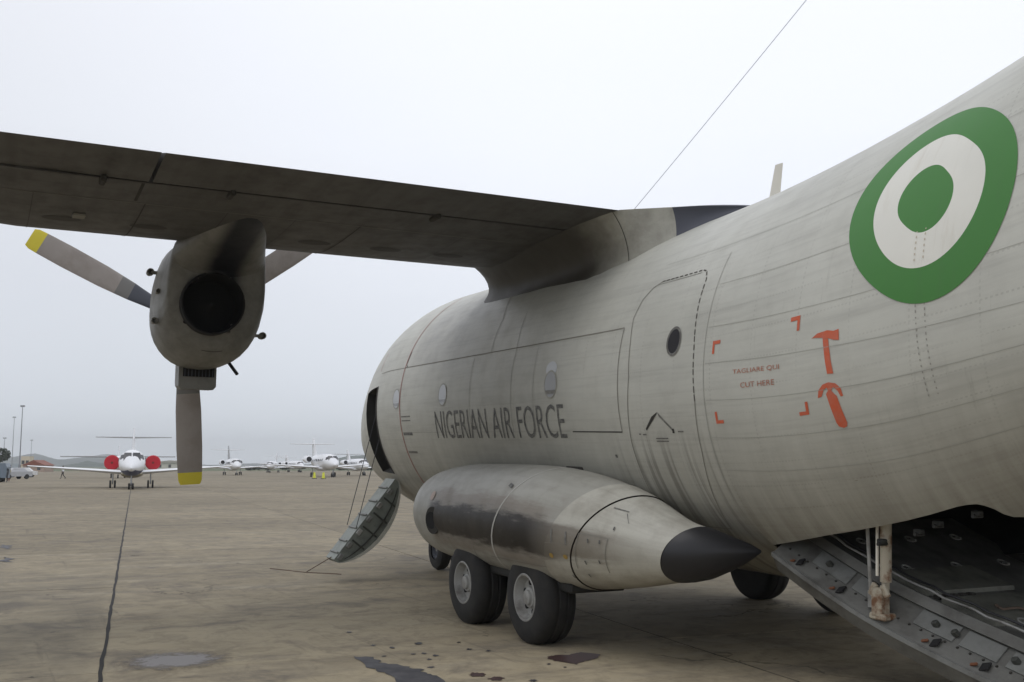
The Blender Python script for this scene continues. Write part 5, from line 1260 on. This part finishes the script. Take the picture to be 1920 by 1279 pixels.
masts(57, 420, 11.5, 'short faint floodlight mast right of the darkest one', (.42, .44, .46)); masts(6, 330, 10, 'short faint floodlight mast nearest the left edge', (.42, .44, .46))
def building(name, label, px, d, w, h, dep, col, roof=None, rc=None, cat='building'):
    t = thing(name, label, cat, at(px, d), (0, 0, yaw)); m_ = mat('wall_render', col, .8)
    bm = bmesh.new(); box(bm, (0, 0, h/2), (dep, w, h)); obj('wall', bm, m_, t, smooth=False)
    if roof:
        bm = bmesh.new(); loft(bm, [[Vector((x_, -w/2-.4, h)), Vector((x_, w/2+.4, h)), Vector((x_, 0, h+roof))] for x_ in (-dep/2-.3, dep/2+.3)]); obj('roof', bm, mat('roof_sheet', rc, .7), t, smooth=False)
    n = max(2, int(w/3))
    for k in range(n):
        bm = bmesh.new(); box(bm, (-dep/2-.02, -w/2+(k+.5)*w/n, h*.6), (.06, .9, 1.1)); obj('window', bm, M['glass'], t, smooth=False)
    return t
building('terminal_block', 'small cream building at the far left between the masts', 51, 330, 2.6, 4.6, 3, (.62, .55, .42))
building('hangar', 'low hangar with brown-red pitched roof beyond the wing tip of the covered jet', 72, 300, 6.0, 1.8, 6, (.40, .30, .24), 1.5, (.22, .07, .04), 'hangar')
building('terminal_building', 'long low pale building behind the covered jet, left of the lower propeller blade', 325, 380, 17, 2.6, 8, (.60, .58, .50), 1.0, (.4, .38, .33))
building('terminal_building', 'pale blue-grey long building behind the cars at the far left', 30, 360, 16, 2.4, 8, (.42, .46, .50))
# yellow gear markers beneath the large jet
for k, (px, d, lb) in enumerate(((590, 143, 'yellow marker post by the main wheel of the largest far jet'), (607, 140, 'yellow marker post nearer the nose wheel of the largest far jet'))):
    t = thing('marker_post', lb, 'marker', at(px, d), (0, 0, yaw), 'yellow markers under the largest far jet')
    bm = bmesh.new(); tube(bm, (0, 0, 0), (0, 0, .08), .36, .34, n=12); obj('base', bm, M['matblack'], t)
    bm = bmesh.new(); tube(bm, (0, 0, .08), (0, 0, .85), .22, .12, n=12); obj('post', bm, mat('bright_yellow', (.70, .72, .06), .6), t)
# dark tree at left edge: trunk, limbs and clumps of leaves
def tree(label, p, h, cr_, seed):
    t = thing('tree', label, 'tree', p); rnd = random.Random(seed)
    bm = bmesh.new(); tube(bm, (0, 0, 0), (0, 0, h*.6), h*.035, h*.018, n=8)
    for k in range(5): a_ = k*1.3; tube(bm, (0, 0, h*(.35+.05*k)), (cos(a_)*cr_*.6, sin(a_)*cr_*.6, h*(.6+.05*k)), h*.014, h*.006, n=6)
    obj('trunk', bm, M['bark'], t)
    bm = bmesh.new()
    for k in range(900):
        v = Vector((rnd.gauss(0, 1), rnd.gauss(0, 1), rnd.gauss(0, 1))).normalized()*rnd.uniform(.4, 1)**.5
        c_ = Vector((v.x*cr_, v.y*cr_, h*.72+v.z*h*.28)); c_ *= 1+.2*noise.noise(v*2); s_ = rnd.uniform(.12, .3)
        q = Euler((rnd.uniform(0, 6), rnd.uniform(0, 6), rnd.uniform(0, 6))).to_matrix()
        bm.faces.new([bm.verts.new(c_+q @ Vector(o_)*s_) for o_ in ((-1, -.5, 0), (1, -.5, 0), (.8, .6, .1), (-.7, .7, -.1))])
    obj('crown', bm, M['leaf'], t, smooth=False)
    return t
tree('dark round tree cut by the left edge of the picture', at(-2, 240), 5.6, 2.3, 3)
for k, px in enumerate((470, 486, 497, 505, 535, 565, 640, 652, 662, 690, 700)):
    tree('low bush in the green strip behind the far jets', at(px, 330+7*(k % 4)), 1.1+.3*(k % 3), 1.6, 20+k)['group'] = 'bushes behind the far jets'

# hills, faded by real haze
def ridge(name, px0, px1, d, prof, col, depth=350, seed=0):
    bm = bmesh.new(); rows = []; n = 60
    for j, f in enumerate((0, .35, .7, 1.0, 1.5, 2.2)):
        row = []
        for i in range(n+1):
            u = i/n; px = px0+(px1-px0)*u; h = pchip(prof, u, 1)
            hh = h*(sin(min(f, 1)*pi/2) if f <= 1 else max(0, 1-(f-1)/1.2)); q = at(px, d+depth*f)
            hh *= 1+.16*noise.noise(Vector((u*9, f*1.5, seed))) + .07*noise.noise(Vector((u*31, f*4, seed)))
            row.append(Vector((q.x, q.y, max(hh, 0)-1)))
        rows.append(row)
    loft(bm, rows, closed=False); o = obj(name, bm, col); tag(o, kind='structure'); return o
M['hill'] = mat('hill_scrub', (0.035, 0.055, 0.035), .95)
ridge('hills', -400, 420, 2300, sorted([(0, 6), (.35, 8), (.45, 14), (.52, 24), (.57, 31), (.62, 20), (.68, 24), (.73, 30), (.8, 18), (.9, 8), (1, 3)]), M['hill'], seed=1)
ridge('hills', 90, 240, 1300, sorted([(0, 0), (.3, 5), (.5, 9), (.7, 6), (1, 0)]), M['hill'], 120, seed=2)
ridge('hills', 560, 900, 1500, sorted([(0, 0), (.12, 8), (.24, 16), (.35, 20), (.6, 24), (1, 10)]), M['hill'], 200, seed=3)
ridge('hills', 380, 760, 2600, sorted([(0, 3), (.3, 9), (.5, 6), (.8, 12), (1, 14)]), M['hill'], 300, seed=4)

# haze
bm = bmesh.new(); box(bm, (1200, 0, 40), (4200, 4400, 84))
hz = obj('haze', bm, [], smooth=False); tag(hz, kind='stuff')
hm = bpy.data.materials.new('haze'); hm.use_nodes = True; ht_ = hm.node_tree; ht_.nodes.clear()
o_ = N(ht_, 'ShaderNodeOutputMaterial'); pv = N(ht_, 'ShaderNodeVolumePrincipled'); pv.inputs['Density'].default_value = 0.00033
pv.inputs['Color'].default_value = (.95, .975, 1, 1); pv.inputs['Anisotropy'].default_value = 0.0
ht_.links.new(pv.outputs[0], o_.inputs['Volume']); hz.data.materials.append(hm)
